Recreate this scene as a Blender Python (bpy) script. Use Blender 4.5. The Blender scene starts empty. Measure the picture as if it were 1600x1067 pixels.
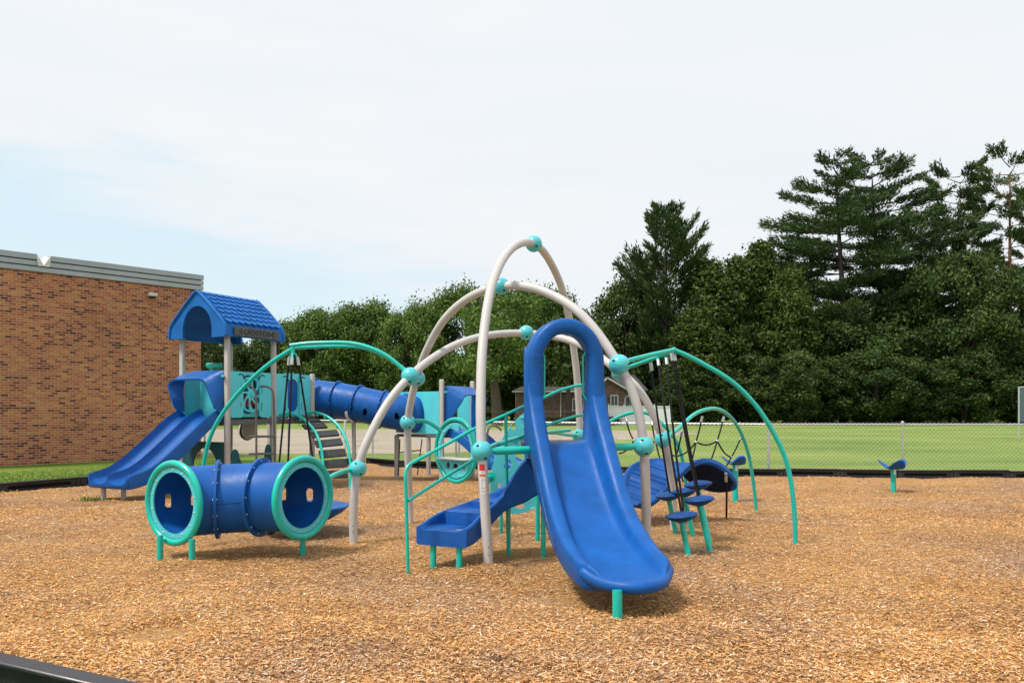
import bpy, math, random
import numpy as np
from mathutils import Vector, Matrix
from mathutils.geometry import delaunay_2d_cdt
random.seed(7); rng = np.random.default_rng(7)
sc = bpy.context.scene
W, H = 1024, 682
FPX, HOR, EYE = 1290.0, 637.0, 1.6
R = math.radians
# ---------------------------------------------------------------- camera
cd = bpy.data.cameras.new('camera'); cam = bpy.data.objects.new('camera', cd)
sc.collection.objects.link(cam); sc.camera = cam
cam.location = (0, 0, EYE); cam.rotation_euler = (R(90), 0, 0)
cd.sensor_width = 36; cd.lens = FPX / 1600 * 36; cd.shift_y = (HOR - 533.5) / 1600
cd.clip_start = 0.05; cd.clip_end = 3000
sc.render.resolution_x = W; sc.render.resolution_y = H
# ---------------------------------------------------------------- world
SUN_EL, SUN_AZ = R(60), R(240)      # azimuth measured clockwise from +Y: behind the camera, to its left
wd = bpy.data.worlds.new('World'); sc.world = wd; wd.use_nodes = True
nt = wd.node_tree; nt.nodes.clear()
def WN(t, **k):
    n = nt.nodes.new(t)
    for a, b in k.items(): setattr(n, a, b)
    return n
L = nt.links.new
out = WN('ShaderNodeOutputWorld'); bg = WN('ShaderNodeBackground'); bg.inputs[1].default_value = 0.12
sky = WN('ShaderNodeTexSky', sky_type='NISHITA', sun_disc=False)
sky.sun_elevation = SUN_EL; sky.sun_rotation = SUN_AZ; sky.dust_density = 1.0; sky.air_density = 1.0
tc = WN('ShaderNodeTexCoord'); sep = WN('ShaderNodeSeparateXYZ'); L(tc.outputs['Generated'], sep.inputs[0])
mp = WN('ShaderNodeMapping'); mp.inputs['Scale'].default_value = (1.6, 1.6, 9.0); mp.inputs['Location'].default_value = (0.35, 0.1, 0.2)
L(tc.outputs['Generated'], mp.inputs[0])
n1 = WN('ShaderNodeTexNoise'); n1.inputs['Scale'].default_value = 1.3; n1.inputs['Detail'].default_value = 7; n1.inputs['Roughness'].default_value = .5
L(mp.outputs[0], n1.inputs['Vector'])
# cover: thick above about 17 degrees, thinner towards the left horizon
def M_(op, a, b=None, clamp=False):
    n = WN('ShaderNodeMath', operation=op, use_clamp=clamp)
    for i, v in enumerate((a, b)):
        if v is None: continue
        if isinstance(v, (int, float)): n.inputs[i].default_value = v
        else: L(v, n.inputs[i])
    return n.outputs[0]
elev = sep.outputs['Z']
right = sep.outputs['X']
edge = M_('SUBTRACT', M_('MULTIPLY', elev, 9.0), 1.22)           # 0 around 13.7 deg
edge = M_('ADD', edge, M_('MULTIPLY', M_('ADD', right, .1), 2.0))
edge = M_('ADD', edge, M_('MULTIPLY', M_('SUBTRACT', n1.outputs['Fac'], .5), 3.4))
behind = M_('MULTIPLY', M_('LESS_THAN', sep.outputs['Y'], -.1), .4)
cover = M_('ADD', M_('MULTIPLY', M_('ADD', edge, behind), 1.1), .3, True)
cover = M_('MAXIMUM', cover, .30)
cr = WN('ShaderNodeMapRange', interpolation_type='SMOOTHSTEP'); L(cover, cr.inputs[0])
cr.inputs['To Min'].default_value = .0; cr.inputs['To Max'].default_value = .975
n2 = WN('ShaderNodeTexNoise'); n2.inputs['Scale'].default_value = 2.2; n2.inputs['Detail'].default_value = 5; L(mp.outputs[0], n2.inputs['Vector'])
cc = WN('ShaderNodeValToRGB'); L(n2.outputs['Fac'], cc.inputs[0])
cc.color_ramp.elements[0].position = .3; cc.color_ramp.elements[1].position = .75
cc.color_ramp.elements[0].color = (.85, .89, .94, 1); cc.color_ramp.elements[1].color = (.915, .925, .94, 1)
sca = WN('ShaderNodeVectorMath', operation='SCALE'); L(cc.outputs[0], sca.inputs[0]); sca.inputs['Scale'].default_value = 0.96 / .12
# thin high veil: the clear part is never deep blue
veil = WN('ShaderNodeMix', data_type='RGBA'); veil.inputs[0].default_value = .78
L(sky.outputs[0], veil.inputs[6]); veil.inputs[7].default_value = (5.9, 7.6, 8.2, 1)
mx = WN('ShaderNodeMix', data_type='RGBA'); L(cr.outputs[0], mx.inputs[0]); L(veil.outputs[2], mx.inputs[6]); L(sca.outputs[0], mx.inputs[7])
L(mx.outputs[2], bg.inputs[0]); L(bg.outputs[0], out.inputs[0])
# ---------------------------------------------------------------- sun
sd = bpy.data.lights.new('sun', 'SUN'); sd.energy = 3.8; sd.angle = R(11); sd.color = (1, .95, .87)
so = bpy.data.objects.new('sun', sd); sc.collection.objects.link(so)
sdir = Vector((math.sin(SUN_AZ) * math.cos(SUN_EL), math.cos(SUN_AZ) * math.cos(SUN_EL), math.sin(SUN_EL)))
so.rotation_euler = sdir.to_track_quat('Z', 'Y').to_euler(); so.location = sdir * 50
vs = sc.view_settings; vs.view_transform = 'Standard'; vs.look = 'None'; vs.exposure = 0.08; vs.gamma = 1; vs.use_curve_mapping = False

# ================================================================ helpers
def P(px, py, Y): return Vector(((px - 800) * Y / FPX, Y, EYE - (py - HOR) * Y / FPX))
def G(px, py, z=0.0):
    Y = (EYE - z) * FPX / (py - HOR); return Vector(((px - 800) * Y / FPX, Y, z))
def tag(o, label=None, cat=None, group=None, kind=None):
    if label: o['label'] = label
    if cat: o['category'] = cat
    if group: o['group'] = group
    if kind: o['kind'] = kind
    return o
ORG = {}
def empty(name, loc, label, cat, group=None):
    o = bpy.data.objects.new(name, None); sc.collection.objects.link(o); o.location = Vector(loc); o.empty_display_size = .2
    ORG[o] = Vector(loc); return tag(o, label, cat, group)
class MB:
    def __init__(s): s.v = []; s.f = []
    def add(s, v, f):
        b = len(s.v); s.v.extend([tuple(x) for x in v]); s.f.extend([tuple(i + b for i in q) for q in f]); return s
    def build(s, name, mat, parent=None, sharp=38, loc=None, label=None):
        org = ORG[parent] if parent is not None else (Vector(loc) if loc is not None else Vector((0, 0, 0)))
        me = bpy.data.meshes.new(name)
        me.from_pydata([(x - org.x, y - org.y, z - org.z) for x, y, z in s.v], [], s.f)
        me.validate(); me.shade_smooth()
        if sharp is not None: me.set_sharp_from_angle(angle=R(sharp))
        me.materials.append(mat)
        o = bpy.data.objects.new(name, me); sc.collection.objects.link(o)
        if parent is not None: o.parent = parent
        else: o.location = org
        ORG[o] = org
        if label: o['label'] = label
        return o
def catmull(pts, n=8):
    pts = [np.array(p, float) for p in pts]
    if len(pts) < 3: return [Vector(p) for p in pts]
    q = [2 * pts[0] - pts[1]] + pts + [2 * pts[-1] - pts[-2]]
    r = []
    for i in range(1, len(q) - 2):
        p0, p1, p2, p3 = q[i - 1:i + 3]
        for k in range(n):
            t = k / n
            r.append(.5 * (2 * p1 + (p2 - p0) * t + (2 * p0 - 5 * p1 + 4 * p2 - p3) * t * t + (3 * p1 - p0 - 3 * p2 + p3) * t ** 3))
    r.append(pts[-1]); return [Vector(x) for x in r]
def smoothpath(pts, step=.06, passes=8):
    """resample a catmull path evenly and relax it a little so traced arcs bend evenly"""
    p = np.array([tuple(x) for x in catmull(pts, 10)])
    d = np.r_[0, np.cumsum(np.linalg.norm(np.diff(p, axis=0), axis=1))]
    n = max(6, int(d[-1] / step)); t = np.linspace(0, d[-1], n)
    p = np.stack([np.interp(t, d, p[:, k]) for k in range(3)], 1)
    for _ in range(passes): p[1:-1] = .5 * p[1:-1] + .25 * (p[:-2] + p[2:])
    return [Vector(x) for x in p]
def frames(path, closed=False):
    n = len(path); T = []
    for i in range(n):
        if closed: t = path[(i + 1) % n] - path[i - 1]
        else: t = path[min(i + 1, n - 1)] - path[max(i - 1, 0)]
        T.append(t.normalized())
    a = Vector((0, 0, 1)) if abs(T[0].z) < .9 else Vector((1, 0, 0))
    N = [(a - T[0] * a.dot(T[0])).normalized()]
    for i in range(1, n):
        v = N[-1] - T[i] * N[-1].dot(T[i]); N.append(v.normalized())
    return T, N, [T[i].cross(N[i]) for i in range(n)]
def tube(mb, path, r, seg=14, closed=False, cap=True):
    path = [Vector(p) for p in path]; T, N, B = frames(path, closed); n = len(path)
    v = []; f = []
    for i in range(n):
        rr = r[i] if isinstance(r, (list, tuple)) else r
        for k in range(seg):
            a = 2 * math.pi * k / seg; v.append(path[i] + N[i] * (rr * math.cos(a)) + B[i] * (rr * math.sin(a)))
    m = n if closed else n - 1
    for i in range(m):
        j = (i + 1) % n
        for k in range(seg):
            l = (k + 1) % seg; f.append((i * seg + k, i * seg + l, j * seg + l, j * seg + k))
    if cap and not closed:
        f.append(tuple(reversed(range(seg)))); f.append(tuple((n - 1) * seg + k for k in range(seg)))
    return mb.add(v, f)
def sphere(mb, c, r, u=24, w=16, sc_=(1, 1, 1), axes=None):
    c = Vector(c); v = [c + Vector((0, 0, r * sc_[2]))]; f = []
    ax = axes or (Vector((1, 0, 0)), Vector((0, 1, 0)), Vector((0, 0, 1)))
    v = []
    def pt(x, y, z): return c + ax[0] * (x * r * sc_[0]) + ax[1] * (y * r * sc_[1]) + ax[2] * (z * r * sc_[2])
    v.append(pt(0, 0, 1))
    for i in range(1, w):
        th = math.pi * i / w
        for k in range(u):
            a = 2 * math.pi * k / u; v.append(pt(math.sin(th) * math.cos(a), math.sin(th) * math.sin(a), math.cos(th)))
    v.append(pt(0, 0, -1)); e = len(v) - 1
    for k in range(u): f.append((0, 1 + k, 1 + (k + 1) % u)); f.append((e, 1 + (w - 2) * u + (k + 1) % u, 1 + (w - 2) * u + k))
    for i in range(w - 2):
        for k in range(u):
            a = 1 + i * u; f.append((a + k, a + u + k, a + u + (k + 1) % u, a + (k + 1) % u))
    return mb.add(v, f)
def basis(x, z=None):
    x = Vector(x).normalized(); z = Vector(z) if z is not None else Vector((0, 0, 1))
    y = z.cross(x).normalized(); return x, y, x.cross(y)
def box(mb, c, s, ax=None, bev=.004):
    """bevelled box, ax = three axes, s = full sizes"""
    c = Vector(c); ax = ax or (Vector((1, 0, 0)), Vector((0, 1, 0)), Vector((0, 0, 1)))
    h = [max(k / 2, 1e-4) for k in s]; b = min(bev, min(h) * .6)
    v = []; idx = {}
    for sx in (-1, 1):
        for sy in (-1, 1):
            for sz in (-1, 1):
                for a in range(3):
                    q = [sx * h[0], sy * h[1], sz * h[2]]
                    for k in range(3):
                        if k != a: q[k] -= (1 if q[k] > 0 else -1) * b
                    idx[(sx, sy, sz, a)] = len(v); v.append(c + ax[0] * q[0] + ax[1] * q[1] + ax[2] * q[2])
    f = []
    S = (-1, 1)
    for a in range(3):
        o1, o2 = [k for k in range(3) if k != a]
        for s_ in S:
            q = []
            for (p1, p2) in ((-1, -1), (1, -1), (1, 1), (-1, 1)):
                t = [0, 0, 0]; t[a] = s_; t[o1] = p1; t[o2] = p2; q.append(idx[(*t, a)])
            f.append(tuple(q))
    for a in range(3):
        o1, o2 = [k for k in range(3) if k != a]
        for s1 in S:
            for s2 in S:
                def g(sa, wh):
                    t = [0, 0, 0]; t[a] = sa; t[o1] = s1; t[o2] = s2; return idx[(*t, wh)]
                f.append((g(-1, o1), g(1, o1), g(1, o2), g(-1, o2)))
    for sx in S:
        for sy in S:
            for sz in S: f.append(tuple(idx[(sx, sy, sz, a)] for a in range(3)))
    b0 = len(mb.v); mb.add(v, [])
    # orient outward
    for q in f:
        p = [v[i] for i in q]; n = (p[1] - p[0]).cross(p[2] - p[1]); m = sum(p, Vector()) / len(p) - c
        if n.dot(m) < 0: q = tuple(reversed(q))
        mb.f.append(tuple(i + b0 for i in q))
    return mb
def plate(mb, outline, holes, org, ax, ay, th, bend=None):
    """flat sheet with holes; outline/holes are 2D loops, th thickness centred on the plane"""
    org = Vector(org); ax = Vector(ax).normalized(); ay = Vector(ay).normalized(); n = ax.cross(ay).normalized()
    loops = [outline] + list(holes); flat = [p for l in loops for p in l]
    edges = []; o_ = 0
    for l in loops:
        k_ = len(l); edges += [(o_ + i, o_ + (i + 1) % k_) for i in range(k_)]; o_ += k_
    V2, _, F2, _, _, _ = delaunay_2d_cdt([Vector((p[0], p[1])) for p in flat], edges, [], 0, 1e-7)
    def pin(x, y, l):
        c = False; j = len(l) - 1
        for i in range(len(l)):
            if (l[i][1] > y) != (l[j][1] > y) and x < (l[j][0] - l[i][0]) * (y - l[i][1]) / (l[j][1] - l[i][1]) + l[i][0]: c = not c
            j = i
        return c
    flat2 = [(p.x, p.y) for p in V2]; mp_ = {}
    for i, p in enumerate(flat): mp_[i] = min(range(len(flat2)), key=lambda q: (flat2[q][0] - p[0]) ** 2 + (flat2[q][1] - p[1]) ** 2) if len(flat2) != len(flat) else i
    loops_i = []; o_ = 0
    for l in loops: loops_i.append([mp_[o_ + i] for i in range(len(l))]); o_ += len(l)
    tris = []
    for t in F2:
        x = sum(flat2[i][0] for i in t) / len(t); y = sum(flat2[i][1] for i in t) / len(t)
        if pin(x, y, outline) and not any(pin(x, y, h) for h in holes): tris.append(tuple(t))
    flat = flat2
    N = len(flat); v = []
    for s in (.5, -.5):
        for p in flat: v.append(org + ax * p[0] + ay * p[1] + n * (th * s))
    f = []
    for t in tris:
        a, b, c = [Vector((flat[i][0], flat[i][1])) for i in t[:3]]
        if (b - a).cross(c - a) < 0: t = (t[0], t[2], t[1])
        f.append(tuple(t)); f.append((t[2] + N, t[1] + N, t[0] + N))
    o = 0
    for li, l in enumerate(loops):
        m = len(l)
        area = sum(l[i][0] * l[(i + 1) % m][1] - l[(i + 1) % m][0] * l[i][1] for i in range(m))
        rev = (area > 0) != (li == 0)
        for i in range(m):
            j = (i + 1) % m; ia, ja = loops_i[li][i], loops_i[li][j]; q = (ia, ia + N, ja + N, ja)
            f.append(tuple(reversed(q)) if rev else q)
        o += m
    return mb.add(v, f)
def circ(cx, cy, rx, ry=None, n=32, a0=0): 
    ry = rx if ry is None else ry
    return [(cx + rx * math.cos(a0 + 2 * math.pi * i / n), cy + ry * math.sin(a0 + 2 * math.pi * i / n)) for i in range(n)]
def rrect(x0, y0, x1, y1, r, n=5):
    o = []
    for cx, cy, a in ((x1 - r, y1 - r, 0), (x0 + r, y1 - r, 90), (x0 + r, y0 + r, 180), (x1 - r, y0 + r, 270)):
        for i in range(n + 1): t = R(a + 90 * i / n); o.append((cx + r * math.cos(t), cy + r * math.sin(t)))
    return o
def loop2(pts, n=6):
    """closed smooth 2D loop through points"""
    k = len(pts); P3 = [np.array(p, float) for p in pts]; r = []
    for i in range(k):
        p0, p1, p2, p3 = P3[i - 1], P3[i], P3[(i + 1) % k], P3[(i + 2) % k]
        for j in range(n):
            t = j / n; q = .5 * (2 * p1 + (p2 - p0) * t + (2 * p0 - 5 * p1 + 4 * p2 - p3) * t * t + (3 * p1 - p0 - 3 * p2 + p3) * t ** 3); r.append((q[0], q[1]))
    return r
def loft(mb, rings, closed=True, cap=True, wrap=False):
    m = len(rings[0]); v = [p for r_ in rings for p in r_]; f = []; n = len(rings)
    for i in range(n if wrap else n - 1):
        j = (i + 1) % n
        for k in range(m if closed else m - 1):
            l = (k + 1) % m; f.append((i * m + k, i * m + l, j * m + l, j * m + k))
    if cap and closed and not wrap: f.append(tuple(reversed(range(m)))); f.append(tuple((n - 1) * m + k for k in range(m)))
    return mb.add(v, f)

# ================================================================ materials
def newmat(name):
    m = bpy.data.materials.new(name); m.use_nodes = True; nt = m.node_tree; b = nt.nodes['Principled BSDF']
    return m, nt, b
def nd(nt, t, inp=None, **k):
    n = nt.nodes.new(t)
    for a, b in k.items(): setattr(n, a, b)
    for a, b in (inp or {}).items():
        if hasattr(b, 'is_output') or isinstance(b, bpy.types.NodeSocket): nt.links.new(b, n.inputs[a])
        else: n.inputs[a].default_value = b
    return n
def ramp(nt, fac, stops):
    n = nt.nodes.new('ShaderNodeValToRGB'); nt.links.new(fac, n.inputs[0]); e = n.color_ramp.elements
    while len(e) < len(stops): e.new(.5)
    for i, (p, c) in enumerate(stops): e[i].position = p; e[i].color = (*c, 1)
    return n
def paint(name, col, rough=.4, spec=.5, var=.12, scale=6, metal=0, bump=0, bscale=120, coat=0, dirt=None):
    """slightly weathered coloured surface"""
    m, nt, b = newmat(name); tc = nd(nt, 'ShaderNodeTexCoord')
    n = nd(nt, 'ShaderNodeTexNoise', {'Vector': tc.outputs['Object'], 'Scale': scale, 'Detail': 6.0, 'Roughness': .6})
    c0 = tuple(x * (1 - var) for x in col); c1 = tuple(min(1, x * (1 + var) + .004 * var) for x in col)
    r = ramp(nt, n.outputs['Fac'], [(.35, c0), (.65, c1)]); colo = r.outputs[0]
    if dirt:
        n3 = nd(nt, 'ShaderNodeTexNoise', {'Vector': tc.outputs['Object'], 'Scale': scale * 3, 'Detail': 8.0, 'Roughness': .7})
        mr = nd(nt, 'ShaderNodeMapRange', {0: n3.outputs['Fac'], 1: .55, 2: .8, 3: 0.0, 4: dirt[1]})
        mm = nd(nt, 'ShaderNodeMix', {0: mr.outputs[0], 6: colo, 7: (*dirt[0], 1)}, data_type='RGBA'); colo = mm.outputs[2]
    nt.links.new(colo, b.inputs['Base Color'])
    n2 = nd(nt, 'ShaderNodeTexNoise', {'Vector': tc.outputs['Object'], 'Scale': scale * 4, 'Detail': 5.0})
    rr = nd(nt, 'ShaderNodeMapRange', {0: n2.outputs['Fac'], 1: .3, 2: .7, 3: rough * .82, 4: min(1, rough * 1.2)})
    nt.links.new(rr.outputs[0], b.inputs['Roughness'])
    b.inputs['Metallic'].default_value = metal; b.inputs['Specular IOR Level'].default_value = spec
    if coat: b.inputs['Coat Weight'].default_value = coat; b.inputs['Coat Roughness'].default_value = .12
    if bump:
        n4 = nd(nt, 'ShaderNodeTexNoise', {'Vector': tc.outputs['Object'], 'Scale': bscale, 'Detail': 3.0})
        bp = nd(nt, 'ShaderNodeBump', {'Height': n4.outputs['Fac'], 'Strength': bump, 'Distance': .01}); nt.links.new(bp.outputs[0], b.inputs['Normal'])
    return m
MT = {}
MT['blue'] = paint('blue_plastic', (.003, .088, .345), .45, .28, .14, 3, bump=.05, bscale=260, dirt=((.05, .16, .5), .25))
MT['blue_lt'] = paint('blue_plastic_step', (.005, .082, .33), .55, .28, .12, 4, bump=.1, bscale=200, dirt=((.08, .15, .4), .3))
MT['roofblue'] = paint('blue_roof_plastic', (.006, .125, .43), .55, .3, .12, 3)
MT['teal'] = paint('teal_green_coat', (.0, .47, .385), .3, .5, .07, 3, coat=.25)
MT['aqua'] = paint('aqua_ball_coat', (.075, .52, .58), .28, .5, .05, 4, coat=.3)
MT['aqua_panel'] = paint('aqua_panel', (.09, .58, .66), .5, .35, .07, 3, bump=.05)
MT['darkteal'] = paint('dark_teal_panel', (.012, .10, .12), .55, .3, .1, 3)
MT['arch'] = paint('warm_grey_coat', (.53, .50, .485), .42, .4, .05, 3, dirt=((.36, .33, .3), .25))
MT['post'] = paint('grey_post_coat', (.40, .385, .37), .42, .4, .06, 3)
MT['deck'] = paint('charcoal_deck', (.055, .058, .062), .6, .3, .25, 18, bump=.2)
MT['deckrail'] = paint('charcoal_rung', (.11, .115, .115), .5, .3, .15, 9)
MT['rope'] = paint('black_rope', (.012, .012, .014), .75, .2, .3, 40, bump=.4, bscale=300)
MT['metal'] = paint('galvanised_metal', (.55, .56, .57), .38, .5, .1, 14, metal=.75)
MT['bolt'] = paint('zinc_bolt', (.62, .62, .64), .3, .5, .1, 20, metal=.7)
MT['black'] = paint('black_border_plastic', (.030, .028, .029), .55, .35, .3, 5, bump=.15, bscale=60, dirt=((.09, .08, .07), .3))
MT['blackfront'] = paint('weathered_border_plastic', (.022, .021, .027), .36, .6, .2, 3, bump=.1, bscale=50, dirt=((.16, .13, .11), .35))
MT['saucer'] = paint('deep_blue_rubber', (.005, .055, .21), .6, .25, .12, 6)
MT['wire'] = paint('zinc_wire', (.62, .63, .56), .5, .4, .1, 10, metal=.1)
MT['slot'] = paint('dark_recess', (.006, .006, .006), .8, .2, .2, 5)
MT['white'] = paint('white_vinyl', (.72, .73, .74), .5, .4, .04, 2)
MT['label_white'] = paint('white_label', (.68, .66, .64), .5, .4, .05, 40)
MT['label_red'] = paint('red_label', (.52, .02, .03), .5, .4, .05, 40)
MT['label_orange'] = paint('orange_label', (.50, .13, .03), .5, .4, .05, 40)
MT['ink'] = paint('label_ink', (.22, .2, .2), .6, .3, .1, 40)
MT['blackink'] = paint('black_ink', (.02, .02, .02), .6, .3, .1, 40)
MT['red'] = paint('red_panel', (.38, .03, .03), .5, .4, .1, 6)
MT['under'] = paint('shade_and_trim_black', (.012, .014, .02), .8, .15, .3, 8)  # near-black: painted shade under the steps, also slots, seams and the drum rim
MT['shade_blue'] = paint('painted_shade_blue', (.006, .013, .04), .8, .2, .2, 6)  # darkened blue that paints the shade under the wave bridge
MT['greysheet'] = paint('light_grey_sheet', (.5, .5, .49), .45, .4, .06, 6)
MT['sign'] = paint('charcoal_sign_board', (.085, .088, .095), .55, .3, .12, 8)
MT['trim'] = paint('white_trim', (.62, .62, .6), .5, .4, .05, 3)
MT['pane'] = paint('dark_window_glass', (.03, .035, .04), .12, .6, .2, 2)
MT['shingle'] = paint('grey_roof_shingle', (.075, .072, .075), .9, .1, .25, 8, bump=.4, bscale=14)
MT['paleplastic'] = paint('pale_grey_fixture', (.55, .56, .55), .5, .4, .05, 4)
MT['slate'] = paint('slate_blue_screen', (.10, .14, .17), .6, .3, .2, 8)
MT['scratch'] = paint('pale_blue_scratch', (.10, .24, .55), .6, .3, .2, 20)
MT['scuff'] = paint('pale_scuff', (.42, .36, .28), .6, .3, .2, 10)

# brick
def brick_mat(name, pal, mortar, u, bw=.203, bh=.0677, ms=.011, origin=(0, 0, 0), dark_share=.0):
    m, nt, b = newmat(name); tc = nd(nt, 'ShaderNodeTexCoord')
    dt = nd(nt, 'ShaderNodeVectorMath', {0: tc.outputs['Object'], 1: tuple(u)}, operation='DOT_PRODUCT')
    sp = nd(nt, 'ShaderNodeSeparateXYZ', {0: tc.outputs['Object']})
    cb = nd(nt, 'ShaderNodeCombineXYZ', {0: dt.outputs['Value'], 1: sp.outputs['Z'], 2: 0.0})
    br = nd(nt, 'ShaderNodeTexBrick', {'Vector': cb.outputs[0], 'Color1': (0, 0, 0, 1), 'Color2': (1, 1, 1, 1), 'Mortar': (.5, .5, .5, 1), 'Scale': 1.0,
            'Mortar Size': ms * .5, 'Mortar Smooth': .25, 'Bias': 0.0, 'Brick Width': bw, 'Row Height': bh}, offset=.5)
    n0 = nd(nt, 'ShaderNodeTexNoise', {'Vector': cb.outputs[0], 'Scale': .7, 'Detail': 3.0})
    f = nd(nt, 'ShaderNodeMath', {0: n0.outputs['Fac'], 1: .12}, operation='MULTIPLY')
    f2 = nd(nt, 'ShaderNodeMath', {0: f.outputs[0], 1: br.outputs['Color']}, operation='ADD')
    f3 = nd(nt, 'ShaderNodeMath', {0: f2.outputs[0], 1: .06}, operation='SUBTRACT')
    r = ramp(nt, f3.outputs[0], pal); r.color_ramp.interpolation = 'LINEAR'
    n1 = nd(nt, 'ShaderNodeTexNoise', {'Vector': cb.outputs[0], 'Scale': 60.0, 'Detail': 6.0, 'Roughness': .7})
    v = nd(nt, 'ShaderNodeMapRange', {0: n1.outputs['Fac'], 1: .3, 2: .7, 3: .8, 4: 1.18})
    mm = nd(nt, 'ShaderNodeVectorMath', {0: r.outputs[0], 'Scale': v.outputs[0]}, operation='SCALE')
    mx = nd(nt, 'ShaderNodeMix', {0: br.outputs['Fac'], 6: mm.outputs[0], 7: (*mortar, 1)}, data_type='RGBA')
    st = nd(nt, 'ShaderNodeTexNoise', {'Vector': cb.outputs[0], 'Scale': .35, 'Detail': 6.0, 'Roughness': .6})
    s2 = nd(nt, 'ShaderNodeMapRange', {0: st.outputs['Fac'], 1: .35, 2: .7, 3: .88, 4: 1.1})
    fin = nd(nt, 'ShaderNodeVectorMath', {0: mx.outputs[2], 'Scale': s2.outputs[0]}, operation='SCALE')
    nt.links.new(fin.outputs[0], b.inputs['Base Color']); b.inputs['Roughness'].default_value = .9; b.inputs['Specular IOR Level'].default_value = .15
    inv = nd(nt, 'ShaderNodeMath', {0: 1.0, 1: br.outputs['Fac']}, operation='SUBTRACT')
    bp = nd(nt, 'ShaderNodeBump', {'Height': inv.outputs[0], 'Strength': .5, 'Distance': .008}); nt.links.new(bp.outputs[0], b.inputs['Normal'])
    return m
# leaves
def leaf_mat(name, dark, mid, light, rough=.6, trans=.22, scale=.35):
    m, nt, b = newmat(name); g = nd(nt, 'ShaderNodeNewGeometry'); tc = nd(nt, 'ShaderNodeTexCoord'); oi = nd(nt, 'ShaderNodeObjectInfo')
    n = nd(nt, 'ShaderNodeTexNoise', {'Vector': tc.outputs['Object'], 'Scale': scale, 'Detail': 3.0})
    a = nd(nt, 'ShaderNodeMath', {0: g.outputs['Random Per Island'], 1: .55}, operation='MULTIPLY')
    c = nd(nt, 'ShaderNodeMath', {0: n.outputs['Fac'], 1: .75}, operation='MULTIPLY')
    d = nd(nt, 'ShaderNodeMath', {0: a.outputs[0], 1: c.outputs[0]}, operation='ADD')
    e = nd(nt, 'ShaderNodeMath', {0: oi.outputs['Random'], 1: .12}, operation='MULTIPLY')
    d2 = nd(nt, 'ShaderNodeMath', {0: d.outputs[0], 1: e.outputs[0]}, operation='ADD')
    r = ramp(nt, d2.outputs[0], [(.3, dark), (.65, mid), (1.0, light)])
    nt.links.new(r.outputs[0], b.inputs['Base Color']); b.inputs['Roughness'].default_value = rough; b.inputs['Specular IOR Level'].default_value = .25
    tr = nd(nt, 'ShaderNodeBsdfTranslucent', {'Color': r.outputs[0]}); ms = nd(nt, 'ShaderNodeMixShader', {0: trans, 1: b.outputs[0], 2: tr.outputs[0]})
    nt.links.new(ms.outputs[0], nt.nodes['Material Output'].inputs[0]); return m
MT['leafA'] = leaf_mat('maple_leaves', (.030, .062, .012), (.075, .14, .024), (.16, .24, .045))
MT['leafB'] = leaf_mat('dark_leaves', (.013, .029, .008), (.038, .070, .015), (.105, .155, .034))
MT['leafY'] = leaf_mat('cedar_leaves', (.020, .042, .008), (.052, .088, .016), (.115, .155, .03))
MT['needle'] = leaf_mat('pine_needles', (.014, .031, .012), (.037, .070, .022), (.095, .145, .042), trans=.1)
MT['needleR'] = leaf_mat('thin_pine_needles', (.02, .042, .016), (.055, .095, .03), (.11, .16, .05), trans=.12)
def bark(name, a, b_):
    m, nt, b = newmat(name); tc = nd(nt, 'ShaderNodeTexCoord'); mp = nd(nt, 'ShaderNodeMapping', {0: tc.outputs['Object'], 'Scale': (6, 6, 1.2)})
    n = nd(nt, 'ShaderNodeTexNoise', {'Vector': mp.outputs[0], 'Scale': 2.5, 'Detail': 8.0, 'Roughness': .7}); r = ramp(nt, n.outputs['Fac'], [(.3, a), (.7, b_)])
    nt.links.new(r.outputs[0], b.inputs['Base Color']); b.inputs['Roughness'].default_value = .9
    bp = nd(nt, 'ShaderNodeBump', {'Height': n.outputs['Fac'], 'Strength': .6, 'Distance': .05}); nt.links.new(bp.outputs[0], b.inputs['Normal']); return m
MT['bark'] = bark('grey_brown_bark', (.045, .032, .022), (.13, .1, .07)); MT['barkR'] = bark('orange_brown_bark', (.10, .045, .025), (.24, .12, .07)); MT['barkD'] = bark('dark_pine_bark', (.025, .02, .017), (.07, .055, .045))
# wood chips
def chip_ramp(nt, fac, V):
    fresh = ramp(nt, fac, [(.0, (.16, .060, .020)), (.10, (.36, .150, .046)), (.26, (.60, .275, .082)), (.54, (.73, .385, .130)), (.82, (.76, .455, .195)), (.95, (.76, .53, .31)), (1.0, (.78, .62, .44))])
    old = ramp(nt, fac, [(.0, (.06, .028, .016)), (.14, (.24, .115, .056)), (.34, (.46, .235, .108)), (.60, (.59, .325, .160)), (.83, (.65, .42, .245)), (.95, (.66, .50, .37)), (1.0, (.72, .62, .52))])
    n = nd(nt, 'ShaderNodeTexNoise', {'Vector': V, 'Scale': .42, 'Detail': 6.0, 'Roughness': .62})
    k = nd(nt, 'ShaderNodeMapRange', {0: n.outputs['Fac'], 1: .36, 2: .56, 3: 0.0, 4: 1.0})
    c = nd(nt, 'ShaderNodeMix', {0: k.outputs[0], 6: old.outputs[0], 7: fresh.outputs[0]}, data_type='RGBA')
    n2 = nd(nt, 'ShaderNodeTexNoise', {'Vector': V, 'Scale': 3.0, 'Detail': 8.0, 'Roughness': .70, 'Distortion': .5})
    w = nd(nt, 'ShaderNodeMapRange', {0: n2.outputs['Fac'], 1: .59, 2: .68, 3: 0.0, 4: .74})
    return nd(nt, 'ShaderNodeMix', {0: w.outputs[0], 6: c.outputs[2], 7: (.16, .078, .040, 1)}, data_type='RGBA')
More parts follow.
